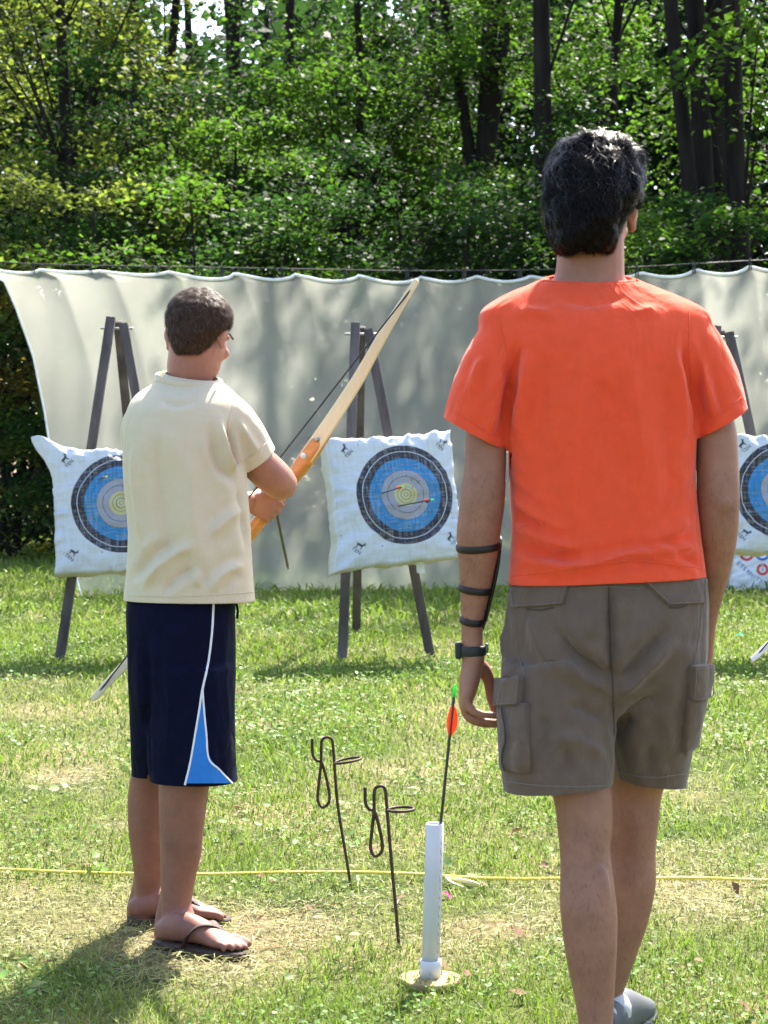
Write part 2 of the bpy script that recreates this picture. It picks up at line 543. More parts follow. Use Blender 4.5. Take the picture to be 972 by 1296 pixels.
def grass_blades(n, y0, y1, margin, h, w):
    X, Y = scatter(n, y0, y1, margin)
    dry = dryness(X, Y)
    keep = rng.random(n) > dry ** 1.5 * 0.7
    X, Y, dry = X[keep], Y[keep], dry[keep]; n = len(X)
    lod = np.clip(Y / 5.0, 0.8, 3.0)
    hh = h * (0.35 + rng.random(n) ** 2 * 1.2) * (1 - 0.5 * dry) * (0.85 + 0.15 * lod)
    ww = w * (0.6 + 0.8 * rng.random(n)) * lod
    a = rng.random(n) * 6.283
    lean = (0.25 + rng.random(n) * (0.9 + 1.0 * dry)) * hh
    la = rng.random(n) * 6.283
    base = np.stack([X, Y, np.zeros(n) - 0.003], 1)
    side = np.stack([np.cos(a), np.sin(a), np.zeros(n)], 1) * (ww / 2)[:, None]
    ld = np.stack([np.cos(la), np.sin(la), np.zeros(n)], 1)
    up = np.array([0, 0, 1.0])
    mid = base + up * (hh * 0.6)[:, None] + ld * (lean * 0.35)[:, None]
    tip = base + up * (hh * 0.95 - 0.3 * lean * 0.5)[:, None] + ld * lean[:, None]
    V = np.empty((n, 5, 3)); V[:, 0] = base - side; V[:, 1] = base + side; V[:, 2] = mid + side * 0.8; V[:, 3] = mid - side * 0.8; V[:, 4] = tip
    i = np.arange(n)[:, None] * 5
    T = np.concatenate([i + np.array([[0, 1, 2]]), i + np.array([[0, 2, 3]]), i + np.array([[3, 2, 4]])], 1).reshape(-1, 3)
    return V.reshape(-1, 3), T, np.repeat(np.clip(dry * 0.9 + (rng.random(n) - 0.6) * 0.55, 0, 1), 3)

parts = [grass_blades(112000, 3.3, 6.5, 1.1, 0.042, 0.0034), grass_blades(110000, 6.5, 14.0, 2.0, 0.050, 0.0040), grass_blades(75000, 14.0, 38.0, 4.0, 0.075, 0.0065)]
def straw(n, y0, y1):
    X, Y = scatter(n, y0, y1, .9)
    dry = dryness(X, Y); k = dry > .25 + .5 * rng.random(n)
    X, Y = X[k], Y[k]; n = len(X)
    a = rng.random(n) * 6.283; L_ = rng.uniform(.02, .06, n); w = rng.uniform(.0007, .0018, n)
    d = np.stack([np.cos(a), np.sin(a), rng.normal(0, .12, n)], 1) * L_[:, None]; s = np.stack([-np.sin(a), np.cos(a), rng.normal(0, .5, n)], 1) * w[:, None]
    b_ = np.stack([X, Y, .003 + rng.random(n) * .012], 1)
    V = np.stack([b_ - s, b_ + s, b_ + d * .5 + s + np.array([0, 0, .004]), b_ + d * .5 - s + np.array([0, 0, .004]), b_ + d], 1)
    i = np.arange(n)[:, None] * 5
    T = np.concatenate([i + np.array([[0, 1, 2]]), i + np.array([[0, 2, 3]]), i + np.array([[3, 2, 4]])], 1).reshape(-1, 3)
    return V.reshape(-1, 3), T, np.repeat(.35 + .55 * rng.random(n), 3)
parts.append(straw(52000, 3.3, 7.0))
Vs, Fs, Ds, n0 = [], [], [], 0
for V, F, D in parts:
    Vs.append(V); Fs.append(F + n0); Ds.append(D); n0 += len(V)
gm = new_mesh('lawn_grass', np.concatenate(Vs), np.concatenate(Fs), MAT_BLADE, smooth=False)
at = gm.attributes.new('dry', 'FLOAT', 'FACE'); at.data.foreach_set('value', np.concatenate(Ds).astype(np.float32))
lawn = bpy.data.objects.new('lawn_grass', gm); COL.objects.link(lawn)
tag(lawn, 'short patchy sunlit lawn grass, green and straw coloured', 'grass', kind='stuff')

FOOT = G(235, 1190)
def clover(n, y0, y1, margin, size, thresh, ns, hmax=0.04):
    X, Y = scatter(n, y0, y1, margin)
    nz = np.array([mnoise.noise((x * ns, y * ns * 0.8, 21.0)) for x, y in zip(X, Y)])
    dry = dryness(X, Y)
    k = (nz > thresh) & (dry < 0.6) & (np.hypot(X - FOOT.x, Y - FOOT.y) > .30)
    X, Y, dry = X[k], Y[k], dry[k]; n = len(X)
    lod = np.clip(Y / 6.0, 0.8, 1.35)
    s = size * (0.6 + 0.8 * rng.random(n)) * lod
    c = np.stack([X, Y, 0.012 + rng.random(n) * hmax], 1)
    a = rng.random(n) * 6.283
    nrm = np.stack([rng.normal(0, 0.45, n), rng.normal(0, 0.45, n), np.ones(n)], 1); nrm /= np.linalg.norm(nrm, axis=1)[:, None]
    d1 = np.stack([np.cos(a), np.sin(a), np.zeros(n)], 1); d1 -= nrm * (d1 * nrm).sum(1)[:, None]; d1 /= np.linalg.norm(d1, axis=1)[:, None]
    d2 = np.cross(nrm, d1)
    V = np.empty((n, 6, 3))
    prof = [(0, 0), (0.45, 0.38), (0.85, 0.30), (1.0, 0), (0.85, -0.30), (0.45, -0.38)]
    for q, (x, y) in enumerate(prof):
        V[:, q] = c + d1 * (s * x)[:, None] + d2 * (s * y)[:, None] + nrm * (abs(y) * s * 0.25)[:, None]
    i = np.arange(n)[:, None] * 6
    F = np.concatenate([i + np.array([[0, 1, 2, 3]]), i + np.array([[0, 3, 4, 5]])], 1).reshape(-1, 4)
    return V.reshape(-1, 3), F, np.repeat(np.clip(dry * 0.6 + (rng.random(n) - 0.75) * 0.6, 0, 1), 2)
parts = [clover(24000, 3.3, 7.5, 0.9, 0.0145, 0.10, 2.2, .03), clover(30000, 7.5, 20.0, 0.9, 0.016, 0.05, .8), clover(1300, 3.3, 7.0, 0.9, 0.034, 0.2, 3.0, 0.04)]
Vs, Fs, Ds, n0 = [], [], [], 0
for V, F, D in parts:
    Vs.append(V); Fs.append(F + n0); Ds.append(D); n0 += len(V)
cm = new_mesh('lawn_clover', np.concatenate(Vs), np.concatenate(Fs), MAT_CLOVER, smooth=True)
at = cm.attributes.new('dry', 'FLOAT', 'FACE'); at.data.foreach_set('value', np.concatenate(Ds).astype(np.float32))
clo = bpy.data.objects.new('lawn_clover', cm); COL.objects.link(clo)
tag(clo, 'low clover and plantain leaves growing through the lawn', 'clover', kind='stuff')

# ================================================================== wood behind the range
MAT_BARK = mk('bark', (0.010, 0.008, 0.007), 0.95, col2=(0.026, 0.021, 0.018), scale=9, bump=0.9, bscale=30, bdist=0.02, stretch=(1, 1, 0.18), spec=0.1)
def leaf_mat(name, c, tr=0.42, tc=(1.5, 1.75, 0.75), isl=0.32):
    return mk(name, c, 0.5, var=0.45, scale=0.5, trans=tr, tcol=tc, island=isl, spec=0.04)  # broad noise mixes leaf colour variety with painted lit and shaded clumps
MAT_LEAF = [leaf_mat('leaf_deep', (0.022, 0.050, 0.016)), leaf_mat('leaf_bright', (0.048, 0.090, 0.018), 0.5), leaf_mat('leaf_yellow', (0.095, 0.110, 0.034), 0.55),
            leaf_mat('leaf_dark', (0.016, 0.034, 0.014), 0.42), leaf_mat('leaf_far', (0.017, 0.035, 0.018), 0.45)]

def leaf_cloud(centres, spread, per, size, r, flat=0.35, tilt=0.55):
    """per leaves round every centre, spread = (horizontal, vertical) radius. flat-lying leaf blades with a keel"""
    c = np.repeat(np.asarray(centres, float), per, axis=0)
    n = len(c)
    sp = np.repeat(np.asarray(spread, float).reshape(-1, 2), per, axis=0) if np.ndim(spread) > 1 else np.tile(np.asarray(spread, float), (n, 1))
    d = r.normal(0, 0.55, (n, 3))
    d[:, :2] *= sp[:, :1]; d[:, 2] *= sp[:, 1]
    d[:, 2] -= 0.25 * (d[:, 0] ** 2 + d[:, 1] ** 2) / np.maximum(sp[:, 0], 0.1)          # sprays droop outwards
    p = c + d
    nrm = np.stack([r.normal(0, tilt, n), r.normal(0, tilt, n), np.full(n, 1.0)], 1); nrm /= np.linalg.norm(nrm, axis=1)[:, None]
    a = r.random(n) * 6.283
    d1 = np.stack([np.cos(a), np.sin(a), -0.3 * np.ones(n)], 1); d1 -= nrm * (d1 * nrm).sum(1)[:, None]; d1 /= np.linalg.norm(d1, axis=1)[:, None]
    d2 = np.cross(nrm, d1)
    s = size * (0.55 + 0.9 * r.random(n))
    V = np.empty((n, 4, 3))
    V[:, 0] = p; V[:, 1] = p + d1 * (s * 0.5)[:, None] + d2 * (s * 0.34)[:, None] + nrm * (s * 0.08)[:, None]
    V[:, 2] = p + d1 * s[:, None]; V[:, 3] = p + d1 * (s * 0.5)[:, None] - d2 * (s * 0.34)[:, None] + nrm * (s * 0.08)[:, None]
    return V.reshape(-1, 3), np.arange(n * 4).reshape(-1, 4)

def branch_tubes(paths):
    return cat_geo([tube(p, r, seg=6, n=3, cap='flat') for p, r in paths])

def make_tree(name, label, base, top, r0, r1, tiers, mat, seed, group='trees of the wood behind the net', bend=0.25, forks=None, leaf=0.13, per=70, cat='tree', twist=None):
    """tiers: (z_low, z_high, reach, count, spray_h, spray_v): sprays of leaves carried on limbs"""
    r = np.random.default_rng(seed)
    base, top = Vector(base), Vector(top)
    e = empty(name, base, label, cat, group)
    H = (top - base).length
    path, rad = [], []
    for i in range(7):
        t = i / 6
        p = base.lerp(top, t) - base
        if 0 < i: p += Vector((r.normal(0, bend * 0.5) * math.sin(t * 3.1), r.normal(0, bend * 0.5) * math.sin(t * 3.1), 0))
        if i == 0: p.z -= 0.15
        path.append(p); rad.append(r0 * (1 - t) + r1 * t + (r0 * 0.35 if i == 0 else 0))
    trunk_parts = [tube(path, rad, seg=12, n=5, cap='flat')]
    for f in (forks or []):                                # forks: (t at trunk, end offset, radius)
        t, end, fr = f
        k = t * 6; i = int(k); s = path[i].lerp(path[min(i + 1, 6)], k - i)
        q = Vector(end)
        trunk_parts.append(tube([s - Vector((0, 0, .3)), s + (q - s) * 0.25 + Vector((0, 0, 0.2)), s + (q - s) * 0.6, q], [fr, fr * 0.92, fr * 0.75, fr * 0.4], seg=10, n=4, cap='flat'))
    V, F = cat_geo(trunk_parts)
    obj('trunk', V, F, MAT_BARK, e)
    cs, sp, limbs = [], [], []
    for (z0, z1, reach, cnt, sh, sv) in tiers:
        for k in range(cnt):
            z = z0 + (z1 - z0) * (k + r.random()) / cnt
            t = min(max(z / H, 0), 1) * 6; i = min(int(t), 5)
            s = path[i].lerp(path[i + 1], t - i)
            a = r.random() * 6.283
            R = reach * (0.35 + 0.75 * r.random())
            q = s + Vector((math.cos(a) * R, math.sin(a) * R, R * r.uniform(-0.05, 0.4)))
            start = path[max(i - 1, 0)].lerp(path[i], 0.5) if z > 1.5 else path[0] + Vector((0, 0, 0.2))
            br = max(0.012, r0 * 0.16 * (1 - 0.5 * z / H))
            limbs.append(([start, start.lerp(q, 0.5) + Vector((0, 0, 0.12 * R)), q], [br * 1.4, br, br * 0.35]))
            for m in range(3):
                off = Vector((r.normal(0, 0.5) * sh, r.normal(0, 0.5) * sh, r.normal(0, 0.5) * sv))
                cs.append(q + off if m else q); sp.append((sh * r.uniform(0.5, 1.0), sv * r.uniform(0.6, 1.1)))
    if limbs:
        V, F = branch_tubes(limbs)
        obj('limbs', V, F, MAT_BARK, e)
    if cs:
        V, F = leaf_cloud(cs, np.array(sp), per, leaf, r)
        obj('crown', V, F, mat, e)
    return e

def at_px(px, Y):
    d = P(px, 600, Y); return Vector((d.x, Y, 0))
def top_px(px, py, Y, zmax):
    """a trunk seen at px on row py: carry the same lean on up to zmax"""
    p = P(px, py, Y); return p

def lean_to(px0, py0, px1, py1, Y, H):
    """trunk through two pixels at distance Y, from the ground up to height H"""
    a, b = P(px0, py0, Y), P(px1, py1, Y)
    s = (b.x - a.x) / (b.z - a.z)
    return Vector((a.x - s * a.z, Y, 0)), Vector((a.x + s * (H - a.z), Y, H))

# tall trunks one can tell apart (photo columns), crowns mostly above the frame
b, t = lean_to(872, 320, 851, 20, 24.6, 15); make_tree('tree', 'slender dark leaning trunk, leftmost of the trunk cluster at right', b, t, .13, .06, [(9, 14, 2.2, 9, 1.0, .45)], MAT_LEAF[0], 11, bend=.12)
b, t = lean_to(897, 330, 872, 10, 25.2, 16); make_tree('tree', 'thick dark trunk second from left in the right cluster, leaning left', b, t, .17, .08, [(9.5, 15, 2.5, 9, 1.1, .5)], MAT_LEAF[1], 12, bend=.10)
b, t = lean_to(908, 330, 901, 10, 25.6, 16); make_tree('tree', 'thickest dark upright trunk in the right cluster, above the right net', b, t, .20, .09, [(9.5, 15, 2.5, 9, 1.1, .5)], MAT_LEAF[0], 13, bend=.10)
b, t = lean_to(938, 330, 928, 10, 24.2, 16); make_tree('tree', 'straight dark trunk at far right, rightmost of its cluster', b, t, .16, .08, [(9.5, 15, 2.6, 9, 1.1, .5), (4.5, 7, 1.6, 4, .7, .3)], MAT_LEAF[1], 14, bend=.08)
b, t = lean_to(688, 320, 684, 30, 26.5, 16); make_tree('tree', 'straight tall trunk just left of the dark-haired head', b, t, .16, .08, [(9.5, 15, 2.4, 5, 1.0, .4)], MAT_LEAF[0], 15, bend=.06)
b, t = lean_to(606, 240, 612, 110, 30, 15); make_tree('tree', 'forked trunk splitting into a Y above the middle target', b, t, .21, .07, [(9, 14, 2.5, 4, 1.0, .4)], MAT_LEAF[3], 16, forks=[(.33, (0.95, 0, 10.5), .13), (.36, (-.75, .2, 11.5), .10)], bend=.08)
b, t = lean_to(305, 120, 300, 30, 36, 16); make_tree('tree', 'forked dark trunk high at upper left centre against sky', b, t, .20, .07, [(10.5, 15, 2.4, 5, 1.0, .45)], MAT_LEAF[3], 17, forks=[(.5, (-.9, 0, 13.5), .13)], bend=.12)
b, t = lean_to(366, 90, 368, 10, 38, 16); make_tree('tree', 'thin upright dark trunk right of the forked one against sky', b, t, .17, .06, [(11.5, 15, 2.0, 4, 1.0, .45)], MAT_LEAF[3], 18, bend=.10)
b, t = lean_to(84, 240, 76, 60, 29, 14); make_tree('tree', 'left edge tree with pale yellow green drooping leaves', b, t, .13, .05, [(4.6, 9.5, 2.2, 26, .9, .5), (9, 13, 2.2, 8, 1.0, .5)], MAT_LEAF[2], 19, bend=.15, leaf=.105, per=130)
b, t = lean_to(128, 60, 136, 5, 33, 14); make_tree('tree', 'dark leaning trunk at top left beside the yellow green tree', b, t, .15, .06, [(8, 13, 2.2, 8, 1.0, .5)], MAT_LEAF[3], 20, bend=.15)
b, t = lean_to(548, 60, 552, 5, 40, 17); make_tree('tree', 'slim distant trunk at top centre among sky gaps', b, t, .17, .06, [(8.5, 14, 2.4, 8, 1.0, .45)], MAT_LEAF[3], 21, bend=.10)
b, t = lean_to(440, 230, 446, 100, 31, 12); make_tree('tree', 'middle tree with bright layered leaf sprays above the bow', b, t, .10, .04, [(5.4, 8.0, 2.3, 26, .95, .26), (8.5, 11, 1.6, 5, .8, .3)], MAT_LEAF[1], 22, leaf=.10, per=170)
b, t = lean_to(770, 100, 775, 20, 30, 14); make_tree('tree', 'bright green leafy tree right of the dark-haired head', b, t, .12, .05, [(3.8, 9.5, 2.3, 26, .85, .3), (9, 13, 2.2, 6, 1.0, .5)], MAT_LEAF[1], 23, leaf=.105, per=125)
b, t = lean_to(205, 200, 215, 60, 31, 13); make_tree('tree', 'dark leafy tree between yellow green tree and forked trunk', b, t, .12, .05, [(4.5, 8.6, 2.0, 22, .85, .32), (9, 12, 2.0, 4, 1.0, .5)], MAT_LEAF[0], 24, leaf=.10, per=125)
b, t = lean_to(545, 200, 540, 60, 33, 13); make_tree('tree', 'dark leafy tree left of the Y shaped trunk', b, t, .12, .05, [(3.5, 9.0, 2.2, 24, .9, .32), (9, 12, 2.0, 5, 1.0, .5)], MAT_LEAF[3], 25, leaf=.105, per=125)
b, t = lean_to(1010, 200, 1015, 60, 27, 14); make_tree('tree', 'leafy tree at the right edge beyond the trunk cluster', b, t, .14, .05, [(3.5, 9.5, 2.4, 24, .9, .32), (9, 13, 2.2, 6, 1.0, .5)], MAT_LEAF[1], 26, leaf=.105, per=125)

# understory shrubs just behind the net
def shrub(label, px, Y, H, wid, mat, seed, per=150, leaf=.088, cat='shrub', z0=.5):
    base = at_px(px, Y)
    return make_tree('shrub', label, base, base + Vector((0, 0, H)), .05, .015, [(z0, H, wid, int(11 * H / 3) + 2, .75, .17)], mat, seed, group='shrubs behind the net', bend=.3, leaf=leaf, per=per, cat=cat)
SH = [('shrub low behind the net at the left, above the first easel', 120, 24, 4.6, 1.5, 0),
      ('bright shrub above the head of the archer in cream', 245, 23.5, 4.7, 1.5, 1),
      ('dense dark shrub between cream archer and bow tip', 370, 25, 5.2, 1.6, 0),
      ('dark shrub directly above the raised bow tip', 500, 24.5, 4.9, 1.5, 0),
      ('bright mid green shrub above the middle target', 300, 27, 6.6, 1.7, 1),
      ('dark shrub under the Y shaped trunk', 600, 24, 4.8, 1.4, 3),
      ('deep green shrub behind the dark-haired head', 730, 24, 4.5, 1.5, 3),
      ('low leafy shrub in front of the right trunk cluster', 830, 23.2, 4.4, 1.3, 1),
      ('low dark shrub at far right behind the net', 960, 23, 4.4, 1.4, 0),
      ('shrub behind the net at the left edge under pale leaves', 20, 25, 5.0, 1.6, 2),
      ('taller deep green shrub left of the straight tall trunk', 655, 27, 6.3, 1.6, 0),
      ('taller dark shrub left of centre under the forked trunk', 190, 28, 6.8, 1.7, 3)]
for i, (lb, px, Y, H, w, mi) in enumerate(SH):
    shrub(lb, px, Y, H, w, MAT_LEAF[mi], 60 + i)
# hedge-like bushes at the left end of the net, down to the ground
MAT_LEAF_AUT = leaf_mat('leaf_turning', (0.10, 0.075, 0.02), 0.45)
shrub('dark ground-hugging bush at left edge beside the net end', -25, 27, 3.4, 1.5, MAT_LEAF[3], 81, per=110, z0=.1)
shrub('bush with yellowing leaf tips at left edge, above the dark bush', -8, 24.5, 3.7, 1.0, MAT_LEAF_AUT, 82, per=60, z0=2.0)
shrub('dark bush behind the left end of the net', 75, 29, 4.6, 1.6, MAT_LEAF[3], 83, per=90, z0=.1)
shrub('dark bush further back behind the left easel', 190, 31, 4.4, 1.8, MAT_LEAF[3], 84, per=80, z0=.1)
shrub('small pale weedy bush on the grass at left edge', 12, 24.5, .75, .35, MAT_LEAF[2], 85, per=60, leaf=.06, z0=.05)

# far wood: one mass
r = np.random.default_rng(99)
cs, sp = [], []
for k in range(2900):
    Y = r.uniform(42, 66); X = r.uniform(-24, 22)
    px = X / Y * FPX + CX
    zmax = (Y / 50) * (13.4 + 1.1 * math.sin(px * .021) + 4.2 * max(0, min(1, (px - 500) / 130)) + 3.0 * max(0, min(1, (150 - px) / 120)))
    z = zmax * r.random() ** 0.8
    cs.append((X, Y, z)); sp.append((1.7, .6))
for k in range(50):
    Y = r.uniform(40, 52); X = r.uniform(-16, 16)
    cs.append((X, Y, r.uniform(10, 15))); sp.append((1.3, .4))
V, F = leaf_cloud(cs, np.array(sp), 72, .33, r, tilt=.9)
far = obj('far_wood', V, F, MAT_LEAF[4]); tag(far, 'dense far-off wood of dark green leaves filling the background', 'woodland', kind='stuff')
paths = []
for k in range(46):
    Y = r.uniform(40, 60); X = r.uniform(-23, 21); q = r.uniform(.08, .2); l = r.normal(0, .5)
    paths.append(([(X, Y, 0), (X + l * .5, Y, 7), (X + l, Y, 16)], [q, q * .8, q * .4]))
V, F = branch_tubes(paths)
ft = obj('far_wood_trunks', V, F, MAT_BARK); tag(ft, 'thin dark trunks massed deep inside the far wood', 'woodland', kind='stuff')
# yellow flowers far left
V, F = leaf_cloud([tuple(G(x, y) + Vector((0, 0, .14))) for x, y in [(40, 706), (52, 703), (60, 700), (66, 697), (58, 708), (70, 690)]], (.10, .05), 14, .035, r, tilt=.9)
fl = obj('yellow_flowers', V, F, mk('petal_yellow', (.75, .52, .03), .6, trans=.3)); tag(fl, 'small yellow wildflowers in the grass left of the first target', 'flowers', kind='stuff')

# ================================================================== backstop net
NET_Y = 18.0
def net_mat():
    m = mk('net_fabric', (.385, .39, .345), .75, var=.16, scale=.9, bump=.25, bscale=260, trans=.58, spec=.1)
    N = m.node_tree.nodes; L = m.node_tree.links
    out = N['Material Output']; last = out.inputs[0].links[0].from_socket
    tp = N.new('ShaderNodeBsdfTransparent'); mx = N.new('ShaderNodeMixShader')
    # threads and holes of the weave let a fifth of the view through
    mx.inputs[0].default_value = .36
    L.new(last, mx.inputs[1]); L.new(tp.outputs[0], mx.inputs[2]); L.new(mx.outputs[0], out.inputs[0])
    return m
MAT_NET = net_mat()
MAT_NETHEM = mk('net_hem', (.74, .76, .74), .8, trans=.3)
MAT_WIRE = mk('dark_wire', (.03, .03, .03), .5, metal=.6)
clips = [-30, 42, 115, 200, 281, 357, 437, 515, 587, 658, 733, 806, 878, 949, 1022, 1096, 1170, 1245]
def clip_y(px):
    return float(np.interp(px, [-30, 0, 115, 350, 520, 660, 806, 949, 1245], [336, 338, 341, 345, 348, 347, 343, 335, 322]))
left_edge = [(338, -32), (352, 3), (390, 20), (450, 41), (520, 56), (590, 67), (660, 80), (725, 95), (757, 103)]
nu, nv = 420, 90
rnet = np.random.default_rng(3)
V = np.empty((nv + 1, nu + 1, 3))
for j in range(nv + 1):
    v = j / nv
    for i in range(nu + 1):
        u = i / nu
        ptop = -32 + u * (1245 + 32)
        # scallop between clips
        k = np.searchsorted(clips, ptop) - 1; k = min(max(k, 0), len(clips) - 2)
        s = (ptop - clips[k]) / (clips[k + 1] - clips[k])
        sag = 4 * s * (1 - s)
        depth = [6, 3, 5, 9, 8, 9, 9, 7, 8, 7, 6, 8, 9, 8, 7, 7, 7][k]
        ytop = clip_y(ptop) + 2 + depth * sag
        ybot = 757 - 14 * min(1, u * 2.2) + 2.0 * math.sin(ptop * .02)
        y = ytop + (ybot - ytop) * v
        xl = np.interp(y, [a for a, _ in left_edge], [b_ for _, b_ in left_edge])
        x = xl + (1245 - xl) * u
        p = P(x, y, NET_Y - 1.0 * math.exp(-u * 7) * v * v)
        fold = .055 * (.5 - sag) * math.exp(-v * 2.2) + .09 * mnoise.noise((p.x * 1.1, p.z * .25, 4)) + .035 * mnoise.noise((p.x * 4.0, p.z * .5, 8))
        if v > .96: p.z = max(p.z, .012)
        V[j, i] = (p.x, p.y + fold, p.z)
idx = np.arange((nu + 1) * (nv + 1)).reshape(nv + 1, nu + 1)
F = np.stack([idx[:-1, :-1], idx[1:, :-1], idx[1:, 1:], idx[:-1, 1:]], -1).reshape(-1, 4)
net_root = empty('backstop_net', (float(V[-1, 60, 0]), NET_Y, 0), 'long pale translucent backstop net hanging behind the targets', 'net')
wobj('net_sheet', V.reshape(-1, 3), F, MAT_NET, net_root)
Vh, Fh = tube([tuple(V[0, i]) for i in range(0, nu + 1, 2)], .016, seg=6, n=1, smooth_path=False)
wobj('top_hem', Vh, Fh, MAT_NETHEM, net_root)
Vh, Fh = tube([tuple(V[j, 0]) for j in range(0, nv + 1, 2)], .010, seg=6, n=1, smooth_path=False)
wobj('side_hem', Vh, Fh, MAT_NETHEM, net_root)
def cab(px): return clip_y(px) - 5.0
pa, pb = P(-330, 326, NET_Y), P(1330, 306, NET_Y)
cable_pts = [tuple(pa)] + [tuple(P(c, cab(c), NET_Y)) for c in clips] + [tuple(pb)]
cr = empty('net_cable', (pa.x, NET_Y, 0), 'thin dark cable carrying the net, strung between posts', 'cable')
Vc, Fc = tube(cable_pts, .006, seg=6, n=3); wobj('wire', Vc, Fc, MAT_WIRE, cr)
for q in (pa, pb):
    Vp, Fp = tube([(q.x, q.y, -.1), (q.x, q.y, 1.8), (q.x, q.y, q.z + .15)], [.06, .055, .05], seg=12); wobj('post', Vp, Fp, mk('post_wood', (.16, .12, .09), .9, bump=.6, bscale=40), cr)
for c in clips:
    p = P(c, clip_y(c), NET_Y)
    parts_ = [tube([p + Vector((-.012, -.012, -.05)), p + Vector((-.008, -.012, .0)), p + Vector((0, -.004, .055))], .007, seg=6, n=2),
              tube([p + Vector((.014, -.012, -.05)), p + Vector((.008, -.012, .0)), p + Vector((0, .006, .05))], .007, seg=6, n=2)]
    Vc, Fc = cat_geo(parts_); wobj('clip', Vc, Fc, MAT_WIRE, net_root)

# ================================================================== targets on easels
MAT_TIMBER = mk('weathered_timber', (.045, .036, .034), .85, col2=(.125, .105, .10), scale=9, bump=.9, bscale=70, bdist=.008, stretch=(1, 1, .12), spec=.2)
MAT_STEEL = mk('bolt_steel', (.35, .34, .33), .4, metal=.9)

def easel(label, apex, lf, rf, bf, Ya, cross=True):
    """three timber legs bolted at the apex; feet given as pixels on the ground"""
    A = P(*apex, Ya)
    L_, R_, B_ = G(*lf), G(*rf), G(*bf)
    e = empty('target_easel', (A.x, L_.y, 0), label, 'easel', 'timber target easels')
    topL, topR, topB = A + Vector((-.035, -.02, 0)), A + Vector((.045, -.02, -.04)), A + Vector((.0, .05, -.02))
    for p, q, nm in ((L_, topL, 'leg'), (R_, topR, 'leg'), (B_, topB, 'rear_leg')):
        V, F = beam(p - (q - p).normalized() * .02, q, .060, .040); wobj(nm, V, F, MAT_TIMBER, e)
    V, F = tube([A + Vector((-.10, -.005, -.07)), A + Vector((.10, -.005, -.07))], .008, seg=8, n=1); wobj('bolt', V, F, MAT_STEEL, e)
    zb = .70
    for z in (zb,):
        a = L_.lerp(topL, z / topL.z); b_ = R_.lerp(topR, z / topR.z)
        V, F = beam(a + Vector((-.04, -.05, 0)), b_ + Vector((.04, -.05, 0)), .06, .04, hint=(0, 1, 0)); wobj('shelf_bar', V, F, MAT_TIMBER, e)
    return e, L_, R_, topL, topR

easel('easel of three timber legs behind the cream shirted archer', (148, 402), (75, 838), (232, 834), (188, 800), 11.75)
easel('easel of three timber legs in the middle, fully in view', (457, 409), (433, 838), (545, 832), (451, 803), 11.75)
easel('easel of three timber legs behind the orange shirt at right', (913, 413), (868, 836), (1012, 832), (893, 803), 11.75)

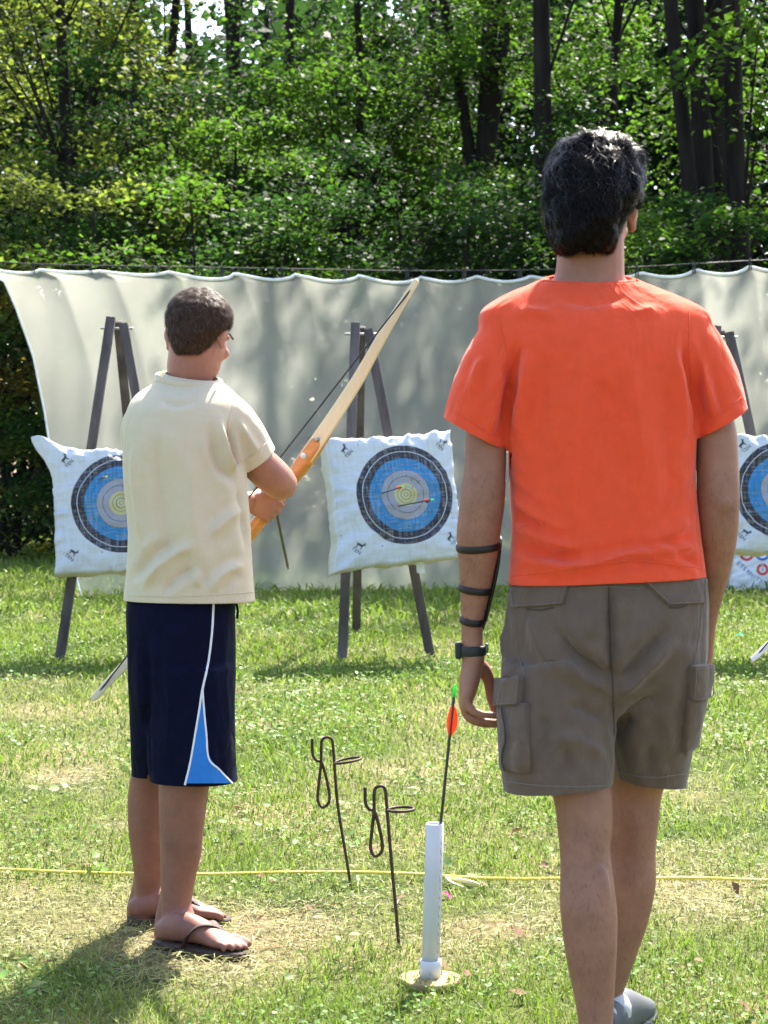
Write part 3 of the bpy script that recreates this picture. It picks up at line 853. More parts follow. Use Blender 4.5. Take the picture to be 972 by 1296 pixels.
def face_mat(name, cx, cz, seed):
    """printed rings on woven bag cloth: flat print, radius in metres from (cx, cz) on the bag's front"""
    m = bpy.data.materials.new(name); m.use_nodes = True
    N = m.node_tree.nodes; L = m.node_tree.links; b = N['Principled BSDF']
    b.inputs['Roughness'].default_value = .55; b.inputs['Specular IOR Level'].default_value = .35
    tc = N.new('ShaderNodeTexCoord'); sx = N.new('ShaderNodeSeparateXYZ'); L.new(tc.outputs['Object'], sx.inputs[0])
    wob = N.new('ShaderNodeTexNoise'); wob.inputs['Scale'].default_value = 5; wob.inputs['Detail'].default_value = 2; L.new(tc.outputs['Object'], wob.inputs['Vector'])
    def math_(op, a, b_=None):
        n = N.new('ShaderNodeMath'); n.operation = op
        for i, v in enumerate((a, b_)):
            if v is None: continue
            if isinstance(v, (int, float)): n.inputs[i].default_value = v
            else: L.new(v, n.inputs[i])
        return n.outputs[0]
    dx = math_('SUBTRACT', sx.outputs[0], cx); dz = math_('SUBTRACT', sx.outputs[2], cz)
    rr = math_('SQRT', math_('ADD', math_('MULTIPLY', dx, dx), math_('MULTIPLY', dz, dz)))
    rr = math_('ADD', rr, math_('MULTIPLY', math_('SUBTRACT', wob.outputs['Fac'], .5), .018))
    ramp = N.new('ShaderNodeValToRGB'); cr_ = ramp.color_ramp; cr_.interpolation = 'CONSTANT'
    yellow, grey, blue, black, white = (.47, .44, .20), (.28, .285, .34), (.022, .19, .44), (.026, .025, .04), (.56, .60, .66)
    dk = (.06, .07, .09)
    stops = [(0, yellow), (.012, dk), (.015, yellow), (.030, dk), (.0335, yellow), (.050, dk), (.0525, yellow), (.070, grey), (.108, dk), (.111, grey), (.148, dk), (.151, blue),
             (.186, dk), (.189, blue), (.222, black), (.262, white), (.266, black), (.300, white)]
    els = cr_.elements
    while len(els) < len(stops): els.new(.5)
    for e_, (p_, c_) in zip(els, sorted(stops)): e_.position = p_ / .35
    for e_, (p_, c_) in zip(els, sorted(stops)): e_.color = (*c_, 1)
    L.new(math_('DIVIDE', rr, .35), ramp.inputs[0])
    # only the front of the bag is printed
    gtf = math_('LESS_THAN', sx.outputs[1], -.055)
    mx = N.new('ShaderNodeMix'); mx.data_type = 'RGBA'; L.new(gtf, mx.inputs[0]); mx.inputs[6].default_value = (.52, .53, .47, 1); L.new(ramp.outputs[0], mx.inputs[7])
    # weave wear: pale threads through the ink
    w1 = N.new('ShaderNodeTexNoise'); w1.inputs['Scale'].default_value = 1.0; w1.inputs['Detail'].default_value = 3
    mp = N.new('ShaderNodeMapping'); mp.inputs['Scale'].default_value = (10, 10, 130); L.new(tc.outputs['Object'], mp.inputs[0]); L.new(mp.outputs[0], w1.inputs['Vector'])
    w2 = N.new('ShaderNodeTexNoise'); w2.inputs['Scale'].default_value = 1.0; w2.inputs['Detail'].default_value = 3
    mp2 = N.new('ShaderNodeMapping'); mp2.inputs['Scale'].default_value = (130, 10, 10); L.new(tc.outputs['Object'], mp2.inputs[0]); L.new(mp2.outputs[0], w2.inputs['Vector'])
    wsum = math_('ADD', w1.outputs['Fac'], w2.outputs['Fac'])
    wr = N.new('ShaderNodeMapRange'); wr.inputs[1].default_value = .95; wr.inputs[2].default_value = 1.3; wr.inputs[3].default_value = 0; wr.inputs[4].default_value = .45; L.new(wsum, wr.inputs[0])
    m2 = N.new('ShaderNodeMix'); m2.data_type = 'RGBA'; L.new(wr.outputs[0], m2.inputs[0]); L.new(mx.outputs[2], m2.inputs[6]); m2.inputs[7].default_value = (.40, .42, .46, 1)
    vo = N.new('ShaderNodeTexVoronoi'); vo.inputs['Scale'].default_value = 26; L.new(tc.outputs['Object'], vo.inputs['Vector'])
    hn = N.new('ShaderNodeTexNoise'); hn.inputs['Scale'].default_value = 7.3; L.new(tc.outputs['Object'], hn.inputs['Vector'])
    hole = math_('MULTIPLY', math_('LESS_THAN', vo.outputs['Distance'], .115), math_('GREATER_THAN', hn.outputs['Fac'], .56))
    m3 = N.new('ShaderNodeMix'); m3.data_type = 'RGBA'; L.new(hole, m3.inputs[0]); L.new(m2.outputs[2], m3.inputs[6]); m3.inputs[7].default_value = (.05, .05, .055, 1)
    m2 = m3
    L.new(m2.outputs[2], b.inputs['Base Color'])
    bp = N.new('ShaderNodeBump'); bp.inputs['Strength'].default_value = .7; bp.inputs['Distance'].default_value = .008
    n3 = N.new('ShaderNodeTexNoise'); n3.inputs['Scale'].default_value = 34; n3.inputs['Detail'].default_value = 5; L.new(tc.outputs['Object'], n3.inputs['Vector'])
    L.new(n3.outputs['Fac'], bp.inputs['Height']); L.new(bp.outputs[0], b.inputs['Normal'])
    tr = N.new('ShaderNodeBsdfTranslucent'); L.new(m2.outputs[2], tr.inputs[0])
    ms = N.new('ShaderNodeMixShader'); ms.inputs[0].default_value = .22
    L.new(b.outputs[0], ms.inputs[1]); L.new(tr.outputs[0], ms.inputs[2]); L.new(ms.outputs[0], N['Material Output'].inputs[0])
    return m

def bag_mesh(W, H, D, seed, ears=(0, 0, 0, 0), wr=.024, sag=.02):
    """stuffed woven bag: pincushion outline, bulging front, pulled corners (tl, tr, br, bl) and wrinkles"""
    n = 44; V, F = [], []
    key = {}
    o = Vector((seed * 3.1, seed * 1.7, 0))
    def put(x, y, z):
        k = (round(x, 5), round(y, 5), round(z, 5))
        if k in key: return key[k]
        X, Y, Z = x * W / 2, y * D / 2, z * H / 2
        ex = 1 - .018 * (1 - z * z) + .02 * abs(x * z) ** 3
        ez = 1 - .018 * (1 - x * x) + .02 * abs(x * z) ** 3
        X *= ex; Z *= ez
        edge = max(abs(x), abs(z))
        Y = Y * (1 - .16 * edge ** 8) - (D * .09) * (1 - x * x) * (1 - z * z) * (1 if y < 0 else -.5)
        Z -= sag * (1 - x * x) * (1 if z < 0 else .25) * abs(z)
        c = [(-1, 1), (1, 1), (1, -1), (-1, -1)]
        for (cx_, cz_), e_ in zip(c, ears):
            d = math.hypot(x - cx_, z - cz_)
            f = math.exp(-(d / .28) ** 2) * e_
            X += cx_ * f; Z += cz_ * f * .8
        q = Vector((X, Y, Z)) * 6 + o
        w = mnoise.noise(q) * wr + mnoise.noise(q * 2.7) * wr * .45 + abs(mnoise.noise(q * Vector((1.6, 1.6, 3.6)) if False else Vector((q.x * 1.3, q.y, q.z * 3.2)))) * wr * .8
        r_ = mnoise.noise(Vector((math.atan2(z, x) * 9, 0, seed))) * wr * 1.6 * edge ** 4   # puckers round the seam
        v = Vector((x * .3, y, z * .3)).normalized()
        key[k] = len(V)
        V.append((X + v.x * w, Y + v.y * (w + r_), Z + v.z * w + r_ * .5))
        return key[k]
    g = [-1 + 2 * i / n for i in range(n + 1)]
    gy = [-1, -.5, 0, .5, 1]
    def quad(f, A_, B_):
        for i in range(len(A_) - 1):
            for j in range(len(B_) - 1):
                F.append((put(*f(A_[i], B_[j])), put(*f(A_[i + 1], B_[j])), put(*f(A_[i + 1], B_[j + 1])), put(*f(A_[i], B_[j + 1]))))
    quad(lambda a, b_: (a, -1, b_), g, g)
    quad(lambda a, b_: (-a, 1, b_), g, g)
    quad(lambda a, b_: (-1, -a, b_), gy, g); quad(lambda a, b_: (1, a, b_), gy, g)
    quad(lambda a, b_: (a, b_, 1), g, gy); quad(lambda a, b_: (a, -b_, -1), g, gy)
    return np.array(V), F

MAT_INK = mk('bag_ink', (.06, .065, .085), .8, var=.4, scale=90)
FONT_CACHE = {}
def text_geo(s, size, extrude=.0006):
    c = bpy.data.curves.new('t', 'FONT'); c.body = s; c.size = size; c.align_x = 'CENTER'; c.align_y = 'CENTER'; c.extrude = extrude; c.resolution_u = 2
    o = bpy.data.objects.new('t', c); COL.objects.link(o)
    me = bpy.data.meshes.new_from_object(o.evaluated_get(bpy.context.evaluated_depsgraph_get()))
    V = me_co(me); F = [tuple(p.vertices) for p in me.polygons]
    bpy.data.objects.remove(o); bpy.data.curves.remove(c); bpy.data.meshes.remove(me)
    return V, F          # in XY plane
DEER = [(-.5, 0), (-.3, .12), (.1, .14), (.28, .30), (.20, .52), (.32, .40), (.36, .56), (.42, .36), (.56, .30), (.40, .20), (.30, -.05), (.34, -.45), (.26, -.45), (.2, -.12), (-.22, -.14), (-.26, -.45), (-.34, -.45), (-.36, -.1)]
def logo(parent, bvh, x, z, ang, s, word):
    """printed running-deer mark with lettering, laid on the bag's front cloth"""
    def lay(V2):
        out = []
        ca, sa = math.cos(ang), math.sin(ang)
        for a, b_ in V2:
            X, Z = x + a * ca - b_ * sa, z + a * sa + b_ * ca
            l, nn, i_, d_ = bvh.ray_cast(Vector((X, -1, Z)), Vector((0, 1, 0)))
            if l is None: l = Vector((X, -.15, Z))
            out.append((X, l.y - .0025, Z))
        return out
    dv = lay([(a * s, b_ * s + s * .45) for a, b_ in DEER])
    V, F = np.array(dv), [tuple(range(len(DEER)))]
    T, TF = text_geo(word, s * .62)
    tv = lay([(t[0], t[1] - s * .35) for t in T])
    V2, F2 = cat_geo([(V, F), (np.array(tv), TF)])
    return obj('printed_mark', V2, F2, MAT_INK, parent, smooth=False)

def target_bag(label, cpx, cpy, Y, W, H, D, ring, yaw, roll, lean, seed, ears, name='target_bag'):
    c = P(cpx, cpy, Y)
    e = empty(name, c, label, 'target', 'woven bag targets on easels')
    e.rotation_euler = Matrix.Rotation(yaw, 3, 'Z').to_4x4().to_euler()
    R = Matrix.Rotation(yaw, 3, 'Z') @ Matrix.Rotation(-lean, 3, 'X') @ Matrix.Rotation(roll, 3, 'Y')
    e.rotation_euler = R.to_euler()
    V, F = bag_mesh(W, H, D, seed, ears)
    b = obj('bag', V, F, face_mat('target_print', ring[0], ring[1], seed), e)
    bv = bvh_of(b.data)
    for (sx_, sz_) in ((-1, 1), (1, 1), (1, -1), (-1, -1)):
        logo(e, bv, sx_ * W * .385 + ring[0] * .3, sz_ * H * .385 + ring[1] * .4, -sx_ * sz_ * math.radians(42), .052, 'TEN')
    # care tag under the seam
    V, F = box((W * .16, -D * .10, -H * .5 - .045), (.05, .003, .07), None, .0005); obj('care_tag', V, F, MAT_NETHEM, e)
    return e, R, c
MAT_SHAFT = mk('arrow_shaft', (.018, .018, .02), .35, var=.1, spec=.5)
MAT_VANE_O = mk('vane_orange', (.85, .14, .05), .45, trans=.45)
MAT_VANE_D = mk('vane_dark', (.03, .03, .04), .5)
MAT_NOCK = mk('nock_green', (.05, .75, .15), .35, trans=.4)
MAT_PNT = mk('arrow_point', (.4, .4, .42), .3, metal=.9)

def arrow(label, tip, tail, group, nockmat=MAT_NOCK, length=None, vanes=(0, 1, 1), r=.0030):
    tip, tail = Vector(tip), Vector(tail)
    d = (tail - tip).normalized()
    e = empty('arrow', tip, label, 'arrow', group)
    L_ = (tail - tip).length
    z = d; x = Vector((0, 0, 1)).cross(z)
    if x.length < .05: x = Vector((1, 0, 0)).cross(z)
    x.normalize(); y = z.cross(x)
    V, F = tube([(0, 0, 0), tuple(d * L_ * .5), tuple(d * L_)], r, seg=8, n=2); obj('shaft', V, F, MAT_SHAFT, e)
    V, F = tube([tuple(d * (L_ - .002)), tuple(d * (L_ + .014)), tuple(d * (L_ + .022))], [r * 1.15, r * 1.25, r * .9], seg=8, n=2); obj('nock', V, F, nockmat, e)
    V, F = tube([tuple(-d * .012), tuple(-d * .002), tuple(d * .012)], [.0006, r * 1.1, r * 1.1], seg=8, n=2, cap='flat'); obj('point', V, F, MAT_PNT, e)
    prof = [(.0, .0), (.010, .006), (.022, .011), (.036, .0125), (.05, .010), (.064, .005), (.072, .0)]
    for k, c in enumerate(vanes):
        a = 2.1 * k + .5
        w = x * math.cos(a) + y * math.sin(a)
        s = w.cross(z) * .0005
        base = L_ - .022
        top = [d * (base - .072 + (q[0])) + w * (r * .8 + q[1]) for q in prof]
        bot = [d * (base - .072 + (q[0])) + w * r * .6 for q in prof]
        V = [tuple(v + s) for v in top + bot[::-1]] + [tuple(v - s) for v in top + bot[::-1]]
        n = len(prof) * 2
        F = [tuple(range(n)), tuple(range(2 * n - 1, n - 1, -1))] + [(i, (i + 1) % n, n + (i + 1) % n, n + i) for i in range(n)]
        obj('vane', V, F, (MAT_VANE_D, MAT_VANE_O)[c], e, smooth=False)
    return e

rad = math.radians
eA = target_bag('slouching white target bag partly hidden by the cream shirted archer', 152, 646, 11.15, .78, .74, .30, (.022, .02), rad(4), rad(-3), rad(9), 1, (.11, .03, .0, .0))
eB = target_bag('white target bag on the middle easel with two arrows stuck in it', 496, 633, 11.10, .765, .765, .30, (.045, .005), rad(13), rad(-4.5), rad(9), 2, (.0, .0, .0, .03))
eC = target_bag('white target bag cut by the right edge of the picture', 1004, 628, 11.15, .77, .70, .30, (-.07, .01), rad(-4), rad(1.5), rad(9), 3, (.0, .0, .0, .0))

def stuck(label, tip_px, tail_px, Ytip, L_, vanes):
    a = P(*tip_px, Ytip)
    # tail is nearer the camera by the arrow's length
    b_ = P(*tail_px, Ytip - L_)
    return arrow(label, a, b_, 'arrows stuck in target bags', vanes=vanes, r=.0042)
stuck('upper arrow with orange vanes stuck in the middle target', (480, 625.5), (509, 616), 10.98, .55, (1, 1, 1))
stuck('lower arrow with dark and red vanes stuck in the middle target', (499, 641.5), (546, 632.5), 10.98, .55, (0, 1, 0))
stuck('arrow with orange vanes stuck in the left target rim', (127, 606), (134, 603.5), 11.02, .5, (1, 1, 1))

# bag leaning at the foot of the net, with printed rings and lettering
MAT_BAGW = mk('bag_cloth', (.72, .74, .76), .6, var=.06, scale=30, bump=.4, bscale=30, bdist=.004, trans=.2)
MAT_RED = mk('print_red', (.55, .06, .05), .7); MAT_BLUEP = mk('print_blue', (.07, .13, .34), .7)
gb = G(1000, 747)
fb = empty('spare_target_bag', (gb.x, gb.y, 0), 'spare white bag with red ring print standing on grass under the right target', 'target')
fb.rotation_euler = (rad(-8), 0, rad(-2))
V, F = bag_mesh(1.18, .72, .3, 9, (.02, .02, .02, .02)); V = V + np.array((.0, 0, .37)); fbag = obj('bag', V, F, MAT_BAGW, fb)
bvf = bvh_of(fbag.data)
def fy(X, Z):
    l, nn, i_, d_ = bvf.ray_cast(Vector((X, -1, Z)), Vector((0, 1, 0)))
    return (l.y if l else -.15) - .003
def ring_print(X, Z, ro, ri, mat):
    V, F = [], []
    for k in range(28):
        a = 2 * math.pi * k / 28
        for q in (ro, ri):
            x_, z_ = X + math.cos(a) * q, Z + math.sin(a) * q
            V.append((x_, fy(x_, z_), z_))
    for k in range(28):
        j = (k + 1) % 28
        F.append((2 * k, 2 * j, 2 * j + 1, 2 * k + 1))
    obj('printed_ring', V, F, mat, fb, smooth=False)
s17 = FPX / gb.y
X0 = (962 - 1000) / s17
ring_print(X0, .19, .058, .034, MAT_RED)
for dx_, mt in ((-.15, MAT_RED), (0, MAT_BLUEP), (.14, MAT_RED), (.29, MAT_BLUEP)):
    ring_print(X0 + dx_, .345, .07, .045, mt)
T, TF = text_geo('1', .05); obj('printed_numeral', [(X0 + t[0], fy(X0 + t[0], .19 + t[1]), .19 + t[1]) for t in T], TF, MAT_RED, fb, smooth=False)
for k, ch in enumerate('ETERNITY TA'):
    if ch == ' ': continue
    u = k / 10
    lx = X0 - .23 + .30 * u; lz = .255 - .22 * math.sin(u * 1.45) * .95
    a = -math.atan(1.0 - .75 * u)
    T, TF = text_geo(ch, .058)
    ca, sa = math.cos(a), math.sin(a)
    V = [(lx + t[0] * ca - t[1] * sa, 0, lz + t[0] * sa + t[1] * ca) for t in T]
    obj('printed_letter', [(v[0], fy(v[0], v[2]), v[2]) for v in V], TF, MAT_BLUEP, fb, smooth=False)

# ================================================================== shooting line things
def line_rope():
    pts = []
    for px, py in [(-420, 1092), (-200, 1096), (0, 1101), (120, 1105), (250, 1107), (400, 1106), (520, 1108), (620, 1112), (760, 1113), (880, 1112), (972, 1113), (1200, 1116), (1420, 1120)]:
        q = G(px, py, .02); pts.append((q.x, q.y, .022 + .004 * math.sin(px * .05)))
    V, F = tube(pts, .0042, seg=8, n=6)
    o = wobj('shooting_line_rope', V, F, mk('yellow_rope', (.72, .60, .10), .7, var=.2, scale=120, bump=.6, bscale=300))
    tag(o, 'yellow rope stretched across the grass as the shooting line', 'rope')
    o.data.materials[0].name = 'yellow_rope'
    q = G(556, 1110, .02)
    kn = []
    for dx, dy in (((0, 0), (18, 14), ), ((0, 0), (30, 8))):
        pass
line_rope()
a = G(565, 1112, .02)
V, F = cat_geo([tube([a, G(574, 1118, .02), G(586, 1123, .012)], [.004, .0035, .003], seg=6), tube([a, G(582, 1114, .024), G(600, 1118, .02), G(612, 1123, .012)], [.006, .007, .006, .003], seg=6, flat=.4)])
o = wobj('rope_tail', V, F, mk('rope_tail', (.74, .66, .35), .7)); tag(o, 'frayed loose end of yellow rope beside the white tube', 'rope')

MAT_ROD = mk('rusty_rod', (.028, .022, .018), .6, col2=(.075, .045, .028), scale=60, bump=.4, bscale=200, metal=.35)
def ground_quiver(label, foot_px, top_px_, Yr):
    foot = G(*foot_px)
    e = empty('ground_quiver', foot, label, 'bow stand', 'wire bow and arrow stands')
    tp = P(*top_px_, foot.y)          # bend over the rod's head
    s = foot.y / FPX
    def L(dx, dy, dY=0.0):            # offsets in pixels from the head bend, metres in depth
        return tp - foot + Vector((dx * s, dY, -dy * s))
    r = .0042
    stake = [Vector((0, 0, -.12)), Vector((0, 0, 0)), L(6, 90), L(1, 30), L(-1, 6), L(-4, 0), L(-9, -1), L(-14, 2), L(-15.5, 10), L(-15.5, 30)]
    hook = [L(-27, 2), L(-26.5, 20), L(-22, 28), L(-15.5, 30)]
    loop = [L(-15.5, 30), L(-17, 44), L(-19, 62), L(-20, 78), L(-15, 88), L(-7, 84), L(-5, 74), L(-8, 56), L(-12, 40), L(-15, 31)]
    V, F = tube(stake, r, seg=8, n=5); obj('stake', V, F, MAT_ROD, e)
    V, F = tube(hook, r, seg=8, n=5); obj('hook', V, F, MAT_ROD, e)
    V, F = tube(loop, r, seg=8, n=5); obj('hanger_loop', V, F, MAT_ROD, e)
    c = L(18.5, 28.5) ; rx = 17 * s
    ringp = [c + Vector((math.cos(a_) * rx, math.sin(a_) * rx * .95, math.cos(a_) * rx * (.04 if Yr == 0 else .18))) for a_ in np.linspace(math.pi, 3 * math.pi, 25)]
    ringp = [L(1, 30)] + ringp
    V, F = tube(ringp, r * .85, seg=8, n=2); obj('arrow_ring', V, F, MAT_ROD, e)
    return e
ground_quiver('farther thin rusty wire bow stand with ring', (444, 1124), (422, 934), 1)
ground_quiver('nearer thin rusty wire bow stand with ring, beside the white tube', (505, 1200), (489, 996), 0)

MAT_PVC = mk('pvc_white', (.52, .54, .60), .3, var=.05, scale=6, spec=.5)
g = G(544, 1247)
e = empty('arrow_tube', g, 'white plastic arrow tube standing on a round wooden base', 'arrow holder')
topc = P(550.5, 1042, g.y + .01) - g
R_ = M(11.5, g.y)
axis = topc.normalized()
def ringtube(z0, z1, ro, ri, seg=28):
    rings = []
    for z, r_ in ((z0, ri), (z0, ro), (z1 - .0015, ro), (z1, ro - .001), (z1, ri + .0008), (z1 - .0015, ri), (z0 + .01, ri)):
        c = topc * (z / topc.z)
        rings.append(np.array([(c.x + math.cos(t) * r_, c.y + math.sin(t) * r_, z) for t in np.linspace(0, 2 * math.pi, seg, endpoint=False)]))
    return ring_loft(rings, close=False)
V, F = ringtube(.018, topc.z, R_, R_ - .003); tb = obj('tube', V, F, MAT_PVC, e)
V, F = ringtube(.018, .058, R_ + .004, R_ - .0005); obj('coupling', V, F, MAT_PVC, e)
for k in range(14):
    z = .06 + (topc.z - .08) * k / 14; c = topc * (z / topc.z)
    V, F = box((c.x + R_ * math.cos(-.75) , c.y + R_ * math.sin(-.75), z), (.0015, .0015, .010 if k % 3 else .016), Matrix.Rotation(-.75, 3, 'Z')); obj('printed_mark', V, F, mk('print_grey', (.35, .36, .4), .6) if k == 0 else bpy.data.materials['print_grey'], e)
rings = []
for z, r_ in ((.0, .066), (.004, .069), (.016, .069), (.0185, .065)):
    rings.append(np.array([(math.cos(t) * r_ * (1 + .05 * math.sin(3 * t)), math.sin(t) * r_, z) for t in np.linspace(0, 2 * math.pi, 36, endpoint=False)]))
V, F = ring_loft(rings); obj('base', V, F, mk('base_wood', (.30, .22, .10), .8, var=.25, scale=25, bump=.4), e)
tipa = P(538.5, 1228, g.y + .002)
arrow('black arrow with orange vanes and green nock standing in the white tube', tipa, P(574.5, 880, g.y + .012), 'arrows in use', vanes=(1, 1, 1), r=.0034)

# bits lying on the grass
pk = G(567, 1138)
V, F = leaf_cloud([(pk.x, pk.y, .02)], (.004, .002), 3, .026, np.random.default_rng(5), tilt=.5)
o = obj('pink_petal', V, F, mk('petal_pink', (.62, .05, .28), .5, trans=.3)); tag(o, 'bright pink petal on the grass beside the white tube', 'petal')
gc = G(935, 812)
V, F = leaf_cloud([(gc.x, gc.y, .05)], (.008, .005), 3, .04, np.random.default_rng(6), tilt=.9)
o = obj('green_scrap', V, F, mk('scrap_green', (.05, .55, .25), .35, trans=.3)); tag(o, 'small shiny green scrap on the grass beyond the right hand', 'litter')
MAT_DRY = mk('dry_leaf', (.10, .048, .022), .8, col2=(.20, .115, .06), scale=40, trans=.2)
spots = [(372, 1040), (330, 1120), (345, 1127), (398, 1128), (390, 1160), (425, 1158), (330, 1175), (250, 1105), (590, 1248), (655, 1195), (612, 1130), (690, 1108), (862, 1235), (885, 1232), (940, 1290), (930, 1135), (300, 1032), (470, 1085), (110, 1105), (90, 1106), (505, 1150), (660, 1068), (655, 1060), (250, 920), (350, 940),
         (120, 895), (560, 1235), (60, 1235), (30, 1238), (780, 1245), (655, 1270), (440, 930), (700, 925), (945, 950), (372, 905), (520, 890)]
rl = np.random.default_rng(42)
lv = []
for k in range(4):
    V, F = [], []
    prof = [(0, 0), (.25, .28), (.5, .36), (.75, .24), (1, 0), (.75, -.22), (.5, -.34), (.25, -.3)]
    for x_, y_ in prof: V.append((x_ - .5, y_ * (1 + .3 * rl.normal()), .18 * abs(y_) + .1 * rl.random()))
    V.append((0, 0, .0)); V = np.array(V) * .034
    F = [(i, (i + 1) % 8, 8) for i in range(8)]
    lv.append(new_mesh('fallen_leaf', V, F, MAT_DRY))
for k, (x_, y_) in enumerate(spots):
    o = bpy.data.objects.new('fallen_leaf', lv[k % 4]); COL.objects.link(o)
    q = G(x_, y_); o.location = (q.x, q.y, .022 + .01 * rl.random()); o.rotation_euler = (rl.normal(0, .35), rl.normal(0, .35), rl.random() * 6.28); s_ = .7 + .8 * rl.random(); o.scale = (s_, s_, s_)
    tag(o, 'small curled dry brown leaf lying on the grass', 'leaf', 'fallen leaves on the lawn')

# ================================================================== people
def cutf(me, co, no, fn):
    bm = bmesh.new(); bm.from_mesh(me)
    fs = [f for f in bm.faces if fn(f.calc_center_median())]
    geom = list({v for f in fs for v in f.verts}) + list({e_ for f in fs for e_ in f.edges}) + fs
    bmesh.ops.bisect_plane(bm, geom=geom, plane_co=Vector(co), plane_no=Vector(no), clear_outer=True)
    bm.to_mesh(me); bm.free(); me.update()

def cut_sleeve(me, co, no, A, B, rad_):
    A, B = Vector(A), Vector(B); d = (B - A).normalized(); co = Vector(co); no = Vector(no)
    cutf(me, co, no, lambda c: (c - co).dot(no) > -.02 and ((c - A) - d * (c - A).dot(d)).length < rad_ and 0 < (c - A).dot(d) < .2)

def me_obj(name, me, mat, parent):
    me.name = name; me.materials.clear(); me.materials.append(mat)
    me.polygons.foreach_set('use_smooth', np.ones(len(me.polygons), dtype=bool))
    return world_child(bpy.data.objects.new(name, me), parent)

def limb(ctrl, seg=22, n=5):
    """ctrl: (px, py, Y, radius_px[, depth ratio]) -> closed tapered tube"""
    pts = [P(c[0], c[1], c[2]) for c in ctrl]
    rr = [(M(c[3], c[2]), M(c[3], c[2]) * (c[4] if len(c) > 4 else 1.0)) for c in ctrl]
    return tube(pts, rr, seg=seg, n=n)

def patch_rows(name, rows, bvh, mat, parent, nx=8, n=5, lift=.001, thick=.0012):
    A = crom(rows, n)
    G_ = []
    for py, xl, xr in A:
        row = []
        for i in range(nx + 1):
            l, nn = hit(bvh, xl + (xr - xl) * i / nx, py)
            if l is None: row = None; break
            if nn.y > 0: nn = -nn
            row.append(l + nn * (lift + thick))
        if row: G_.append(row)
    V = [tuple(p) for r_ in G_ for p in r_]; w = nx + 1
    F = [(j * w + i, (j + 1) * w + i, (j + 1) * w + i + 1, j * w + i + 1) for j in range(len(G_) - 1) for i in range(nx)]
    o = wobj(name, V, F, mat, parent)
    return o

def band(name, c, axis, ra, rb, width, thick, mat, parent, a0=0, a1=2 * math.pi, xdir=(1, 0, 0)):
    axis = Vector(axis).normalized(); x = Vector(xdir); x = (x - axis * x.dot(axis)).normalized(); y = axis.cross(x)
    pts = [Vector(c) + x * math.cos(a_) * ra + y * math.sin(a_) * rb for a_ in np.linspace(a0, a1, 33)]
    V, F = tube(pts, [(thick, width)] * len(pts), seg=8, n=1, hint=tuple(axis), smooth_path=False, cap='flat', power=3.5)
    return wobj(name, V, F, mat, parent)

def head_geo(c, R, s=1.0):
    """skull, jaw, nose, brow, lips and ears as closed pieces; local +y is where the face looks, +x the right ear"""
    R = np.array(R); c = np.array(c)
    def E(p, r_, rot=None):
        m = R if rot is None else R @ np.array(rot)
        return ellipsoid(c + R @ (np.array(p) * s), np.array(r_) * s, m, 20, 14)
    def T(pts, rad_):
        return tube([tuple(c + R @ (np.array(p) * s)) for p in pts], [q * s for q in rad_], seg=10, n=4)
    out = [E((0, -.012, .032), (.074, .092, .082)), E((0, .022, -.01), (.066, .074, .085)), E((0, .030, -.055), (.055, .060, .060)),
           E((0, .072, -.098), (.026, .020, .020)), E((0, .078, .030), (.052, .018, .014)),
           T([(0, .090, .020), (0, .104, -.004), (0, .116, -.028), (0, .098, -.036)], [.008, .0095, .0125, .009]),
           E((.011, .098, -.034), (.009, .010, .008)), E((-.011, .098, -.034), (.009, .010, .008)),
           E((0, .092, -.060), (.022, .010, .0055)), E((0, .090, -.070), (.019, .010, .0065)),
           E((.042, .062, -.020), (.022, .020, .018)), E((-.042, .062, -.020), (.022, .020, .018))]
    for sx in (1, -1):
        rot = Matrix.Rotation(math.radians(-22 * sx), 3, 'Z') @ Matrix.Rotation(math.radians(-8), 3, 'X')
        out.append(E((sx * .079, -.006, .004), (.007, .019, .030), rot))
        out.append(E((sx * .084, -.014, .010), (.006, .010, .022), rot))
        out.append(E((sx * .078, .000, -.024), (.008, .010, .012)))
    return out

def eyes(parent, c, R, s=1.0):
    mw = bpy.data.materials.get('eye_white') or mk('eye_white', (.75, .73, .70), .25, var=.03)
    for sx in (-1, 1):
        p = Vector(c) + R @ (Vector((sx * .031, .080, .008)) * s)
        V, F = ellipsoid(p, (.0125 * s, .0105 * s, .0085 * s), np.array(R), 14, 10); wobj('eye', V, F, mw, parent)

